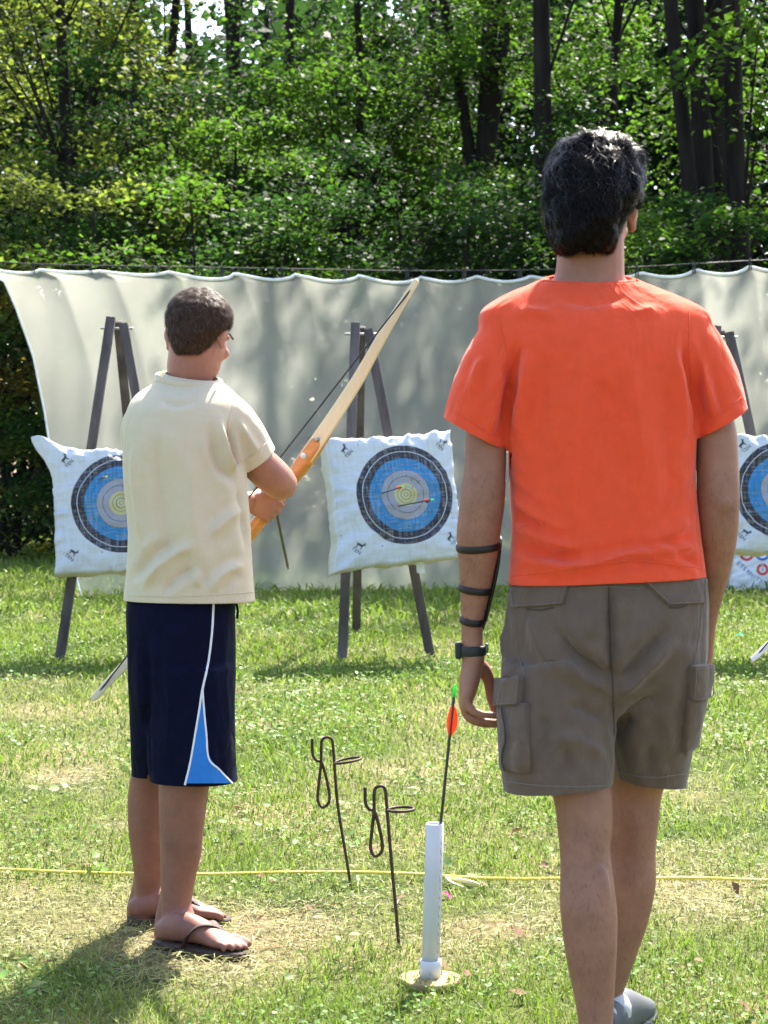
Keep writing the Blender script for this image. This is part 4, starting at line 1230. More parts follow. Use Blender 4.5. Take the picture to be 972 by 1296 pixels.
def hair_strands(name, me, n, length, width, centre, crown, mat, parent, seed, lift=.004, curl=.5, zmin=None, curlf=60.0, skip=None, up=0.0):
    r = np.random.default_rng(seed)
    bv = bvh_of(me)
    V0, N0 = me_co(me), me_no(me)
    pick = r.integers(0, len(V0), n)
    Vs_, Fs_ = [], []
    crown = Vector(crown)
    k = 0
    K = 6
    for i in pick:
        p = Vector(V0[i]); nn = Vector(N0[i])
        if zmin is not None and p.z < zmin: continue
        if skip and skip(p): continue
        flow = (p - crown); flow += Vector((r.normal(0, .03), r.normal(0, .03), r.normal(0, .03)))
        d = flow - nn * flow.dot(nn)
        if d.length < 1e-4: d = Vector((1, 0, 0))
        d.normalize()
        swirl = nn.cross(d); d = (d + swirl * (.35 + r.normal(0, .25))).normalized()
        L_ = length * r.uniform(.5, 1.2); st = L_ / (K - 1)
        ph = r.random() * 6.28; lf = lift * r.uniform(.2, 1.6)
        pts = []
        q = p.copy(); cn = nn
        for s in range(K):
            t = s / (K - 1)
            sw = cn.cross(d)
            pts.append((q + cn * (lf * (t if up == 0 else 1) + up * t * L_) + sw * (math.sin(ph + t * L_ * curlf) * curl * .004), sw))
            q = q + d * st * (1 - up * .7)
            l, n2, _, _ = bv.find_nearest(q)
            if l is not None:
                if n2.dot(cn) < 0: n2 = -n2
                q = l.copy(); cn = n2
                d = (d - cn * d.dot(cn))
                d = (d + Vector((0, 0, -.06)))
                d = d - cn * d.dot(cn)
                if d.length < 1e-5: break
                d.normalize()
        if len(pts) < K: continue
        w = width * r.uniform(.6, 1.3)
        for s, (q, sw) in enumerate(pts):
            ww = w * (1 - .8 * (s / (K - 1)) ** 2)
            Vs_.append(q - sw * ww / 2); Vs_.append(q + sw * ww / 2)
        for s in range(K - 1):
            b_ = k * 2 * K + s * 2
            Fs_.append((b_, b_ + 1, b_ + 3, b_ + 2))
        k += 1
    return wobj(name, [tuple(v) for v in Vs_], np.array(Fs_), mat, parent)

def nape_fringe(me, n, length, width, zband, mat, parent, seed, ymax):
    """short uneven ends of hair lying on the neck below the hair mass"""
    r_ = np.random.default_rng(seed)
    V0, N0 = me_co(me), me_no(me)
    zl = V0[:, 2].min()
    I = np.where((V0[:, 2] < zl + zband) & (V0[:, 2] > zl + .004) & (V0[:, 1] < ymax))[0]
    I = r_.choice(I, n); p = V0[I]; nn = N0[I]
    L_ = length * r_.uniform(.4, 1.3, n)[:, None]
    d = np.array([0, 0, -1.0]) + r_.normal(0, .22, (n, 3))
    w = np.cross(nn, d); w /= np.linalg.norm(w, axis=1)[:, None] + 1e-9; w *= width / 2
    p = p - nn * .001
    mid = p + d * L_ * .5 + nn * .002; tip = p + d * L_ - nn * .003
    V = np.stack([p - w, p + w, mid + w * .8, mid - w * .8, tip], 1).reshape(-1, 3)
    i = np.arange(n)[:, None] * 5
    F = np.concatenate([i + np.array([[0, 1, 2]]), i + np.array([[0, 2, 3]]), i + np.array([[3, 2, 4]])], 1).reshape(-1, 3)
    return wobj('nape_hair', V, F, mat, parent)

def finger(ctrl, n=4):
    return tube([P(c[0], c[1], c[2]) for c in ctrl], [c[3] for c in ctrl], seg=10, n=n)

def foot_geo(heel, d, L_, big_left, z0=.0, w=1.0, toes=True):
    """bare foot from the heel along d; big_left: the big toe lies on the left of the walking direction"""
    d = Vector(d).normalized(); s = Vector((0, 0, 1)).cross(d)            # s points to the left
    sg = 1 if big_left else -1
    def Q(u, v, z): return Vector(heel) + d * (u * L_) + s * (v * L_ * sg) + Vector((0, 0, z0 + z))
    out = [tube([Q(.065, 0, .026), Q(.16, 0, .034), Q(.34, .0, .040), Q(.52, .01, .034), Q(.70, .015, .022), Q(.78, .015, .016)],
                [(.022 * w, .022), (.029 * w, .031), (.031 * w, .036), (.034 * w, .029), (.041 * w, .020), (.036 * w, .014)], seg=18, n=4, hint=(0, 0, 1)),
           ellipsoid(Q(.115, 0, .026), (.025, .026, .025))]
    ends = [(.985, .145), (1.0, .062), (.965, .002), (.925, -.056), (.87, -.112)]
    rr = [.0112, .0076, .0073, .0070, .0070]
    for (u, v), q in zip(ends, rr):
        out.append(tube([Q(.70, v * .85, .020), Q(.82, v * .98, .019), Q((.82 + u) / 2, v, .017), Q(u - q / L_, v, q + .001)], [q * 1.15, q, q * .95, q * .95], seg=10, n=3))
    return out, Q

# ------------------------------------------------------------------ materials
MAT_SKIN_M = mk('skin_man', (.225, .100, .062), .55, col2=(.295, .138, .090), scale=16, bump=.3, bscale=420, sub=.1, spec=.3, mottle=(70, .08), bdist=.0012)
MAT_SKIN_T = mk('skin_teen', (.29, .128, .092), .52, col2=(.36, .165, .122), scale=16, bump=.25, bscale=420, sub=.1, spec=.3, mottle=(70, .07), bdist=.0012)
MAT_SKIN_TL = mk('skin_teen_tanned', (.185, .078, .053), .55, col2=(.245, .108, .076), scale=14, bump=.3, bscale=420, sub=.08, spec=.3, mottle=(80, .09), bdist=.0012)
def cloth(name, c, var=.05, tr=.12, weave=900, bump=.35, sheen=.2, rough=.9, wr=.55):
    return mk(name, c, rough, var=var, scale=35, bump=bump, bscale=weave, bdist=.0006, trans=tr, sheen=sheen, spec=.08, wrinkle=wr, mottle=(300, .05))
MAT_ORANGE = cloth('orange_jersey', (.80, .084, .032), tr=.14)
MAT_CREAM = cloth('cream_jersey', (.65, .57, .41), var=.02, tr=.20, wr=.22)
MAT_CARGO = cloth('cargo_twill', (.118, .081, .060), var=.10, tr=.03)
MAT_CARGO_ST = cloth('cargo_stitch', (.15, .12, .10), tr=0)
MAT_CARGO_DK = cloth('cargo_dark_seam', (.055, .042, .036), tr=0)  # darker cloth tone for seat seam, pocket mouths and pleat
MAT_NAVY = cloth('navy_mesh_cloth', (.0028, .004, .017), var=.2, tr=.0, sheen=.0, rough=.85)
MAT_SKYB = cloth('sky_blue_cloth', (.028, .18, .56), tr=.03)
MAT_WHITE = cloth('white_piping', (.75, .75, .78), tr=.05)
MAT_HAIR_M = mk('dark_wavy_hair', (.0036, .0025, .0022), .36, col2=(.010, .0072, .0062), scale=60, island=.8, spec=.07)
MAT_HAIR_SHEEN = mk('sunlit_hair_sheen', (.030, .023, .020), .4, col2=(.085, .07, .062), scale=60, island=.5, spec=.3)  # paler strand colour paints the sun's sheen onto the dark hair
MAT_HAIR_MC = mk('dark_hair_mass', (.002, .0016, .0016), .8, bump=.5, bscale=120, spec=.04)
MAT_HAIR_T = mk('brown_cropped_hair', (.042, .025, .018), .5, col2=(.085, .054, .039), scale=50, island=.6, spec=.07)
MAT_HAIR_TC = mk('brown_hair_mass', (.036, .022, .017), .8, bump=.6, bscale=300, spec=.1)
MAT_LEATHER = mk('dark_leather', (.006, .003, .0028), .5, var=.3, scale=60, bump=.3, bscale=300, spec=.4)
MAT_STRAPG = mk('watch_strap', (.018, .022, .02), .55, var=.2)
MAT_SOLE = mk('flipflop_brown', (.050, .028, .021), .7, var=.25, scale=40, bump=.3)

# ================================================================== man in orange
man = empty('person', P(760, 1365, 3.48), 'man in orange t-shirt and grey cargo shorts seen from behind, walking to targets', 'person', 'people at the archery range')
man.location.z = 0
hc = P(748, 273, 3.52)
HR = Matrix.Rotation(rad(-14), 3, 'Z') @ Matrix.Rotation(rad(-4), 3, 'X')
TORSO = [(344, 701, 791, 3.530, .060), (354, 684, 806, 3.528, .066), (367, 654, 836, 3.522, .072), (382, 624, 874, 3.515, .083), (398, 607, 899, 3.510, .100), (425, 609, 899, 3.505, .118), (460, 622, 888, 3.50, .126), (500, 632, 884, 3.50, .128),
         (560, 640, 880, 3.50, .126), (620, 646, 879, 3.50, .120), (680, 647, 886, 3.50, .120), (715, 645, 891, 3.50, .124), (745, 642, 895, 3.50, .130), (785, 642, 896, 3.50, .130)]
inner = [(py, xl + 15, xr - 15, Y, d - .026) for py, xl, xr, Y, d in TORSO[:-1]] + [(800, 655, 880, 3.5, .105), (860, 665, 870, 3.5, .10)]
parts_ = head_geo(hc, HR, 1.02)
parts_ += [limb([(748, 300, 3.53, 42), (747, 338, 3.525, 43), (746, 362, 3.525, 46), (746, 400, 3.52, 50)]), rows_loft(inner, 36)]
# arms
parts_ += [limb([(664, 432, 3.51, 27), (636, 485, 3.50, 27), (617, 545, 3.49, 27), (614, 590, 3.485, 26.5), (611, 630, 3.48, 28.5), (606, 670, 3.485, 28), (605, 695, 3.49, 26.5), (602, 741, 3.50, 20.5), (598, 785, 3.51, 14.5, 1.25), (598, 815, 3.515, 14, 1.35), (599, 832, 3.515, 15, 1.5)]),
           limb([(854, 432, 3.51, 27), (886, 488, 3.50, 26), (904, 545, 3.49, 27.5), (908, 590, 3.485, 27), (909, 630, 3.48, 27), (909, 668, 3.49, 25.5), (907, 705, 3.51, 21.5), (900, 745, 3.54, 17.5), (893, 785, 3.57, 14, 1.25), (891, 808, 3.585, 13.5, 1.3)]),
           ellipsoid(P(612, 636, 3.456), (.021, .021, .026)), ellipsoid(P(914, 636, 3.456), (.021, .021, .026))]
# left hand: palm to the thigh, thumb ahead, fingers loosely curled
parts_.append(tube([P(599, 824, 3.515), P(597, 846, 3.515), P(593, 868, 3.515), P(590, 886, 3.515)], [(.020, .026), (.021, .034), (.019, .041), (.014, .040)], seg=18, n=4))
for k, (sc, dx, dy) in enumerate([(.82, 2, -4), (.96, 0, 0), (1.0, 0, 2), (.94, 3, 1)]):
    Yk = 3.482 + .0215 * k
    b0 = (589 + dx, 882 + dy)
    ch = [(b0[0], b0[1], Yk, .0098), (b0[0] - 1 + dx * .5, b0[1] + 14 * sc, Yk, .0092), (b0[0] + 5 + dx, b0[1] + 25 * sc, Yk - .002, .0088), (b0[0] + 18 * sc + dx, b0[1] + 31 * sc, Yk - .003, .0082), (b0[0] + 32 * sc + dx, b0[1] + 33 * sc, Yk - .004, .0076), (b0[0] + 43 * sc + dx, b0[1] + 33.5 * sc, Yk - .004, .0066)]
    parts_.append(finger(ch))
parts_.append(finger([(602, 838, 3.535, .016), (612, 848, 3.548, .0155), (619, 862, 3.555, .0125), (621, 880, 3.553, .0105), (625, 894, 3.548, .0095), (626.5, 902, 3.545, .0075)]))
# right hand, mostly behind the shorts
parts_.append(tube([P(891, 806, 3.585), P(891, 824, 3.60), P(890, 842, 3.61)], [(.018, .024), (.019, .034), (.014, .038)], seg=16, n=4))
for k, sc in enumerate([.82, .96, 1.0, .92]):
    Yk = 3.578 + .021 * k
    parts_.append(finger([(891, 838, Yk, .0095), (893, 848, Yk + .004, .009), (890, 859 , Yk + .010, .0086), (884 , 866, Yk + .016, .008), (876 , 868, Yk + .02, .0068)]))
parts_.append(finger([(886, 818, 3.62, .014), (881, 832, 3.635, .012), (878, 846, 3.645, .010), (876, 856, 3.65, .0078)]))
# legs
parts_ += [limb([(708, 860, 3.50, 62), (718, 930, 3.47, 50), (732, 985, 3.45, 40), (738, 1012, 3.44, 37), (740, 1048, 3.43, 35), (740, 1075, 3.42, 32), (742, 1105, 3.415, 33.5), (744, 1140, 3.405, 36), (746, 1165, 3.40, 36), (748, 1205, 3.395, 33), (752, 1259, 3.39, 26), (754, 1296, 3.385, 22), (755, 1335, 3.38, 19), (756, 1362, 3.375, 20)]),
           limb([(828, 860, 3.54, 58), (815, 930, 3.57, 46), (806, 985, 3.585, 37), (803, 1008, 3.59, 34), (801, 1040, 3.59, 32.5), (799, 1075, 3.595, 31), (797, 1113, 3.60, 33.5), (791, 1151, 3.605, 32.5), (781, 1190, 3.61, 30), (771, 1228, 3.615, 26.5), (764, 1262, 3.62, 22.5), (765, 1290, 3.625, 19), (768, 1312, 3.625, 19)])]
parts_ += [ellipsoid(P(733, 1140, 3.384), (.023, .024, .085)), ellipsoid(P(759, 1146, 3.380), (.023, .024, .080)), ellipsoid(P(788, 1115, 3.580), (.022, .023, .080)), ellipsoid(P(808, 1112, 3.582), (.020, .022, .075)),
           limb([(719, 1010, 3.405, 7), (720, 1050, 3.40, 7), (724, 1090, 3.40, 7)]), limb([(760, 1010, 3.405, 7), (759, 1050, 3.40, 7), (756, 1090, 3.40, 7)]), limb([(752, 1230, 3.37, 8), (754, 1290, 3.362, 7.5), (756, 1350, 3.36, 8)])]
dl = Vector((-.06, 1, 0)).normalized(); dr = Vector((.42, 1, 0)).normalized()
heelL = G(756, 1392) ; heelL = Vector((P(756, 1362, 3.375).x, 3.325, 0)); heelR = Vector((P(770, 1312, 3.625).x - .01, 3.575, 0))
fL, _ = foot_geo(heelL, dl, .255, False, .025); fR, _ = foot_geo(heelR, dr, .255, True, .025)
parts_ += fL + fR
me = remesh_union(parts_, .0041, 5, .5)
body = me_obj('body', me, MAT_SKIN_M, man); body_bvh = bvh_of(me)
eyes(man, hc, HR)
def limb_hair(name, me, n, zones, mat, parent, seed):
    r_ = np.random.default_rng(seed)
    V0, N0 = me_co(me), me_no(me)
    ok = np.zeros(len(V0), bool)
    for (x0, x1, z0, z1) in zones: ok |= (V0[:, 0] > x0) & (V0[:, 0] < x1) & (V0[:, 2] > z0) & (V0[:, 2] < z1)
    I = r_.choice(np.where(ok)[0], n)
    p, nn = V0[I], N0[I]
    d = np.array([0, 0, -1.0]) + r_.normal(0, .35, (n, 3)); d -= nn * (d * nn).sum(1)[:, None]; d /= np.linalg.norm(d, axis=1)[:, None] + 1e-9
    L_ = r_.uniform(.006, .014, n)[:, None]; w = np.cross(nn, d) * .00015
    tip = p + d * L_ * .85 + nn * L_ * .38; mid = p + d * L_ * .4 + nn * L_ * .28
    V = np.stack([p - w, p + w, mid + w * .8, mid - w * .8, tip], 1).reshape(-1, 3)
    i = np.arange(n)[:, None] * 5
    F = np.concatenate([i + np.array([[0, 1, 2]]), i + np.array([[0, 2, 3]]), i + np.array([[3, 2, 4]])], 1).reshape(-1, 3)
    return wobj(name, V, F, mat, parent)
MAT_BODYHAIR = mk('body_hair', (.045, .025, .016), .5, island=.4, spec=.2)
limb_hair('leg_hair', me, 3000, [(P(690, 1000, 3.4).x, P(840, 1000, 3.6).x, .08, .50)], MAT_BODYHAIR, man, 3)
limb_hair('arm_hair', me, 2400, [(P(570, 700, 3.5).x, P(640, 700, 3.5).x, .86, 1.16), (P(870, 700, 3.5).x, P(945, 700, 3.5).x, .86, 1.16)], MAT_BODYHAIR, man, 4)

# shirt
sl = [limb([(672, 432, 3.50, 42), (646, 440, 3.50, 45, 1.05), (620, 490, 3.495, 46, 1.1), (601, 545, 3.49, 42.5, 1.12), (592, 580, 3.49, 41, 1.1)], 30),
      limb([(844, 432, 3.50, 42), (868, 438, 3.50, 44, 1.05), (894, 480, 3.495, 42, 1.1), (912, 533, 3.49, 36.5, 1.25), (921, 565, 3.49, 35, 1.2)], 30)]
me = remesh_union([rows_loft(TORSO, 60, power=2.5)] + sl, .0055, 8, .5)
folds = [([(652, 706), (700, 716), (760, 716), (820, 706), (888, 704)], .007, .010), ([(654, 690), (690, 702), (740, 706)], -.006, .010), ([(650, 660), (690, 684), (735, 700)], .006, .011), ([(648, 628), (680, 655), (720, 676)], .005, .012), ([(650, 645), (690, 672)], -.004, .010),
         ([(884, 690), (850, 698), (820, 695)], .006, .009), ([(886, 712), (850, 700)], -.005, .009), ([(880, 655), (850, 675), (815, 690)], .004, .012),
         ([(658, 430), (646, 480), (640, 545)], -.005, .012), ([(672, 440), (664, 500), (655, 560)], .006, .014), ([(640, 460), (625, 510), (617, 555)], .006, .012), ([(610, 450), (595, 500)], .004, .010),
         ([(866, 430), (876, 480), (882, 535)], -.006, .012), ([(850, 440), (862, 500), (868, 560)], .005, .014), ([(884, 450), (896, 490), (905, 530)], .005, .010),
         ([(735, 440), (728, 540), (722, 640)], .004, .018), ([(790, 440), (806, 520), (815, 620)], .004, .018), ([(765, 480), (764, 580)], -.004, .02), ([(835, 460), (846, 560), (850, 640)], -.003, .016), ([(690, 470), (682, 560), (690, 620)], -.003, .018),
         ([(660, 722), (700, 727), (735, 722)], .0022, .006), ([(790, 708), (830, 714), (875, 716)], .0022, .006), ([(655, 672), (685, 690), (715, 696)], -.0022, .006), ([(630, 470), (622, 515), (612, 545)], -.0025, .006), ([(900, 470), (908, 500), (918, 525)], -.0025, .006), ([(648, 600), (668, 622), (690, 640)], .0022, .007), ([(872, 600), (855, 625), (840, 650)], .002, .007), ([(655, 500), (650, 540), (648, 570)], .0025, .006), ([(868, 500), (874, 545), (876, 580)], .0025, .006), ([(700, 376), (746, 386), (795, 376)], -.002, .012), ([(660, 392), (700, 398)], .003, .01), ([(830, 390), (800, 398)], .003, .01)]
add_folds(me, [(a_, b_ * 2.4, c_ * 1.1) for a_, b_, c_ in folds]); noise_disp(me, .0035, 9, 3, (1, 1, .5)); noise_disp(me, .0012, 30, 5)
V = me_co(me)
lo = P(770, 736, 3.38)
# back hem rides up over the seat
V[:, 2] += .024 * np.exp(-((V[:, 0] - P(800, 730, 3.4).x) / .07) ** 2) * np.clip((lo.z + .10 - V[:, 2]) / .12, 0, 1) * (V[:, 1] < 3.5)
me_set(me, V)
pl, pr = P(646, 742, 3.42), P(894, 732, 3.42)
nrm_h = Vector((0, 1, 0)).cross(pr - pl).normalized(); nrm_h = -nrm_h if nrm_h.z > 0 else nrm_h
cutf(me, pl, nrm_h + Vector((0, .0, 0)), lambda c: c.z < 1.02 and abs(c.x - .43) < .25)
aL = P(600, 548, 3.49); nL = Vector((-.46, .10, -.885)).normalized()
cutf(me, aL, nL, lambda c: (c - P(592, 575, 3.49)).length < .11 and (c - aL).dot(nL) > -.02 and c.x < P(645, 560, 3.49).x)
aR = P(913, 535, 3.49); nR = Vector((.51, .05, -.86)).normalized()
cutf(me, aR, nR, lambda c: (c - P(921, 562, 3.49)).length < .11 and (c - aR).dot(nR) > -.02 and c.x > P(879, 560, 3.49).x)
nk = P(746, 358, 3.46)
cutf(me, nk, Vector((0, -.25, 1)).normalized(), lambda c: (c - P(746, 345, 3.53)).length < .12)
sh = solidify(me_obj('shirt', me, MAT_ORANGE, man), .0035)
shb = bvh_of(me)
# collar rib
cc = P(746, 357.5, 3.528)
band('collar', cc, (0, -.20, 1), M(56, 3.5), .071, .0080, .0050, MAT_ORANGE, sh)
surf_line('hem_seam', [(648, 729), (700, 722), (760, 713), (800, 710), (850, 714), (891, 720)], shb, MAT_ORANGE, sh, .0016)
surf_line('hem_seam', [(571, 515), (600, 536), (634, 553)], shb, MAT_ORANGE, sh, .0015)
surf_line('hem_seam', [(938, 503), (915, 522), (888, 538)], shb, MAT_ORANGE, sh, .0015)
surf_line('shoulder_seam', [(630, 398), (640, 440), (648, 500)], shb, MAT_ORANGE, sh, .0009)
surf_line('shoulder_seam', [(872, 395), (872, 440), (876, 500)], shb, MAT_ORANGE, sh, .0009)

# cargo shorts
sp_ = [rows_loft([(706, 655, 884, 3.50, .108), (730, 648, 892, 3.50, .116), (770, 641, 895, 3.50, .130), (815, 638, 894, 3.50, .140), (860, 637, 889, 3.51, .134), (900, 650, 872, 3.52, .10)], 56),
       rows_loft([(835, 636, 776, 3.49, .125), (880, 634, 778, 3.48, .122), (930, 632, 777, 3.46, .115), (975, 633, 776, 3.45, .110), (1005, 637, 774, 3.445, .108), (1050, 640, 772, 3.44, .106)], 44),
       rows_loft([(810, 760, 893, 3.505, .13), (850, 766, 892, 3.515, .13), (890, 770, 888, 3.53, .124), (930, 773, 881, 3.548, .114), (975, 776, 872, 3.57, .104), (1000, 777, 869, 3.58, .102), (1045, 778, 866, 3.59, .10)], 44)]
me = remesh_union(sp_, .0055, 6, .5)
folds = [([(771, 740), (772, 790), (774, 840), (775, 868)], -.009, .009), ([(775, 862), (750, 842), (725, 822), (700, 790)], -.007, .010), ([(772, 870), (740, 862), (705, 835)], .006, .012), ([(668, 775), (682, 815), (706, 855)], .005, .016),
         ([(640, 790), (642, 830), (650, 870)], .005, .012), ([(780, 865), (810, 835), (850, 790)], -.006, .012), ([(782, 885), (815, 850), (850, 815)], .006, .012), ([(785, 930), (800, 900), (835, 880)], -.006, .012), ([(770, 910), (745, 900), (715, 890)], -.005, .012),
         ([(768, 960), (740, 940), (700, 935)], .004, .014), ([(690, 960), (688, 900)], -.004, .012), ([(850, 960), (845, 900), (860, 860)], .004, .012), ([(720, 985), (716, 940)], -.004, .012), ([(820, 985), (822, 940)], -.004, .011), ([(740, 770), (745, 810)], .003, .014), ([(810, 775), (805, 820)], .003, .014), ([(660, 985), (665, 930)], .004, .012)]
add_folds(me, [(a_, b_ * 2.4, c_ * 1.1) for a_, b_, c_ in folds]); noise_disp(me, .004, 8, 11); noise_disp(me, .0013, 28, 12)
midx = P(776, 1000, 3.5).x
hl = P(705, 1006, 3.345); hr = P(822, 996, 3.48)
cutf(me, hl, Vector((.07, .0, -1)).normalized(), lambda c: c.z < .60 and c.x < midx)
cutf(me, hr, Vector((-.12, .0, -1)).normalized(), lambda c: c.z < .64 and c.x >= midx)
wz = P(770, 712, 3.4).z
cutf(me, (0, 0, wz), (0, 0, 1), lambda c: c.z > wz - .03)
shorts = solidify(me_obj('cargo_shorts', me, MAT_CARGO, man), .004)
cb = bvh_of(me)
surf_line('seat_seam', [(770, 728), (771, 790), (774, 840), (776, 880), (777, 930)], cb, MAT_CARGO_DK, shorts, .0016)
surf_line('yoke_seam', [(722, 745), (770, 742), (810, 745)], cb, MAT_CARGO_ST, shorts, .0009)
surf_line('hem_stitch', [(638, 989), (680, 994), (730, 996), (772, 994)], cb, MAT_CARGO_ST, shorts, .0012)
surf_line('hem_stitch', [(782, 977), (825, 984), (868, 979)], cb, MAT_CARGO_ST, shorts, .0012)
surf_line('side_seam', [(652, 772), (655, 820), (664, 856)], cb, MAT_CARGO_ST, shorts, .0012)
surf_line('side_seam', [(888, 770), (884, 810), (878, 842)], cb, MAT_CARGO_ST, shorts, .0012)
def pocket(name, quad, nx=10, ny=8, lift=.002, th=.004, stitch=True):
    o = patch(name, quad, cb, MAT_CARGO, shorts, nx, ny, lift, th)
    if stitch:
        tl, tr, br, bl = [np.array(q, float) for q in quad]
        c = (tl + tr + br + bl) / 4
        s_ = [q + (c - q) * .09 for q in (tl, bl, br, tr)]
        pts = []
        for a_, b_ in zip(s_, s_[1:]):
            for t in np.linspace(0, 1, 8)[:-1]: pts.append(a_ * (1 - t) + b_ * t)
        pts.append(s_[-1])
        P3 = []
        for x_, y_ in pts:
            l, nn = hit(cb, x_, y_)
            if l is not None:
                if nn.y > 0: nn = -nn
                P3.append(tuple(l + nn * (lift + th + .0005)))
        V, F = tube(P3, .0009, seg=5, n=1, smooth_path=False)
        wobj('pocket_stitch', V, F, MAT_CARGO_ST, shorts)
    return o
pocket('pocket_flap', [(647, 744), (721, 732), (713, 765), (650, 769)])
pocket('pocket_flap', [(810, 732), (892, 733), (892, 763), (845, 766)])
surf_line('pocket_mouth', [(668, 771), (685, 772), (700, 769)], cb, MAT_CARGO_DK, shorts, .002)
surf_line('pocket_mouth', [(848, 769), (858, 769), (868, 767)], cb, MAT_CARGO_DK, shorts, .002)
pocket('cargo_pocket', [(634, 893), (669, 890), (671, 976), (638, 974)], lift=.004, th=.006, stitch=False)
pocket('pocket_flap', [(636, 859), (664, 857), (661, 893), (634, 894)], lift=.009, th=.007)
pocket('cargo_pocket', [(869, 884), (888, 881), (877, 942), (862, 952)], 6, 8, lift=.004, th=.009, stitch=False)
pocket('pocket_flap', [(872, 842), (893, 840), (891, 880), (871, 883)], 6, 8, lift=.009, th=.009)
surf_line('pocket_pleat', [(643, 897), (647, 930), (643, 960), (646, 975)], cb, MAT_CARGO_DK, shorts, .0022, lift=.015)

# hair: a mass plus separate wavy locks
HR_ROWS = [(171, 738, 768, 3.53, .035), (178, 718, 788, 3.53, .062), (190, 704, 802, 3.525, .088), (210, 694, 812, 3.52, .104), (235, 689, 814, 3.515, .110), (256, 688, 808, 3.505, .104), (274, 691, 796, 3.485, .084), (294, 696, 785, 3.465, .062), (308, 700, 778, 3.457, .050), (317, 708, 769, 3.455, .040)]
me = remesh_union([rows_loft(HR_ROWS, 36, power=2.1)], .005, 4, .5)
noise_disp(me, .010, 30, 4, (1, 1, .6)); noise_disp(me, .005, 70, 8)
hm = me_obj('hair', me, MAT_HAIR_MC, man)
nape_fringe(me, 900, .011, .0012, .03, MAT_HAIR_M, hm, 2, 3.47)
crown = P(752, 196, 3.50)
face_y = 3.60
hair_strands('hair_locks', me, 6500, .050, .0016, hc, crown, MAT_HAIR_M, hm, 5, lift=.006, curl=1.3, curlf=95, skip=lambda p: p.y > 3.60 and p.z < 1.70)
hair_strands('hair_wisps', me, 900, .045, .0007, hc, crown, MAT_HAIR_SHEEN, hm, 6, lift=.011, curl=2.4, curlf=130, skip=lambda p: p.z < 1.70)

# arm guard and watch on the left arm
ax = (P(598, 785, 3.51) - P(606, 690, 3.488)).normalized()
gp = [P(633, 686, 3.505), P(629, 715, 3.51), P(623, 745, 3.515), (P(616, 775, 3.52)), P(612, 790, 3.522)]
V, F = tube(gp, [(.0035, .020), (.0045, .030), (.0045, .030), (.004, .026), (.0035, .020)], seg=12, n=4, hint=(0, 1, 0), power=3)
guard = wobj('arm_guard', V, F, MAT_LEATHER, man)
for (px, py, Y, rp, tilt) in ((606, 691, 3.489, 27.5, .16), (602.5, 745, 3.50, 20.8, -.02), (598.5, 785, 3.51, 15.2, -.02)):
    a_ = (ax + Vector((tilt, 0, 0))).normalized()
    band('strap', P(px, py, Y), a_, M(rp, Y) + .0015, (M(rp, Y)) * (1.0 if py < 760 else 1.25) + .002, .0066, .0012, MAT_LEATHER, guard)
wa = P(598, 823, 3.515)
wb = band('watch_strap', wa, (.02, 0, -1), M(16.5, 3.515), M(16.5, 3.515) * 1.28, .0098, .0022, MAT_STRAPG, man)
V, F = box(P(580, 823, 3.515), (.012, .034, .032), None, .004); wobj('watch_case', V, F, MAT_STRAPG, wb)
V, F = box(P(616, 820, 3.50), (.006, .016, .018), None, .002); wobj('watch_buckle', V, F, mk('dull_steel', (.10, .10, .10), .4, metal=.6), wb)

# shoes and socks
MAT_SHOE_G = mk('shoe_grey', (.075, .078, .085), .6, var=.1, bump=.3); MAT_SHOE_K = mk('shoe_black', (.03, .03, .034), .45); MAT_SHOE_W = mk('shoe_white', (.40, .40, .40), .6)
def shoe(heel, d, big_left, anklep):
    d = Vector(d).normalized(); s = Vector((0, 0, 1)).cross(d); L_ = .295
    def Q(u, v, z): return Vector(heel) - d * .02 + d * (u * L_) + s * v + Vector((0, 0, z))
    V, F = tube([Q(.03, 0, .062), Q(.14, 0, .064), Q(.30, 0, .066), Q(.48, 0, .058), (Q(.66, 0, .046)), Q(.84, 0, .036), Q(.95, 0, .030)], [(.030, .036), (.037, .046), (.039, .050), (.042, .042), (.046, .032), (.043, .022), (.030, .014)], seg=24, n=5, hint=(0, 0, 1), power=2.4)
    up = wobj('shoe', V, F, MAT_SHOE_G, man)
    out = [(-.01, .0), (.02, .026), (.15, .036), (.4, .038), (.68, .048), (.88, .044), (.99, .018), (1.01, 0), (.99, -.018), (.88, -.044), (.68, -.048), (.4, -.038), (.15, -.036), (.02, -.026)]
    o2 = crom([(u, v) for u, v in out] + [out[0]], 4)[:-1]
    rings = [np.array([tuple(Q(u, v * k, z)) for u, v in o2]) for z, k in ((.0, .96), (.006, 1.0), (.022, 1.0), (.027, .95))]
    V, F = ring_loft(rings); wobj('sole', V, F, MAT_SHOE_K, up)
    V, F = tube([Q(-.005, 0, .045), Q(.0, 0, .065), Q(.03, 0, .088)], [(.026, .012), (.028, .010), (.024, .008)], seg=14, n=3, hint=tuple(d)); wobj('heel_counter', V, F, MAT_SHOE_W, up)
    for k in range(5):
        u = .42 + .055 * k; z = .104 - .012 * k
        V, F = tube([Q(u, -.022, z - .012), Q(u + .01, 0, z + .002), Q(u, .022, z - .012)], .003, seg=6, n=3); wobj('lace', V, F, MAT_SHOE_W, up)
    V, F = tube([Vector(anklep) + Vector((0, 0, .015)), Vector(anklep) - Vector((0, 0, .04)), Q(.2, 0, .08)], [.036, .036, .040], seg=18, n=4); wobj('sock', V, F, MAT_SHOE_W, man)
shoe(heelL, dl, False, P(755.5, 1345, 3.38)); shoe(heelR, dr, True, P(766, 1298, 3.625))

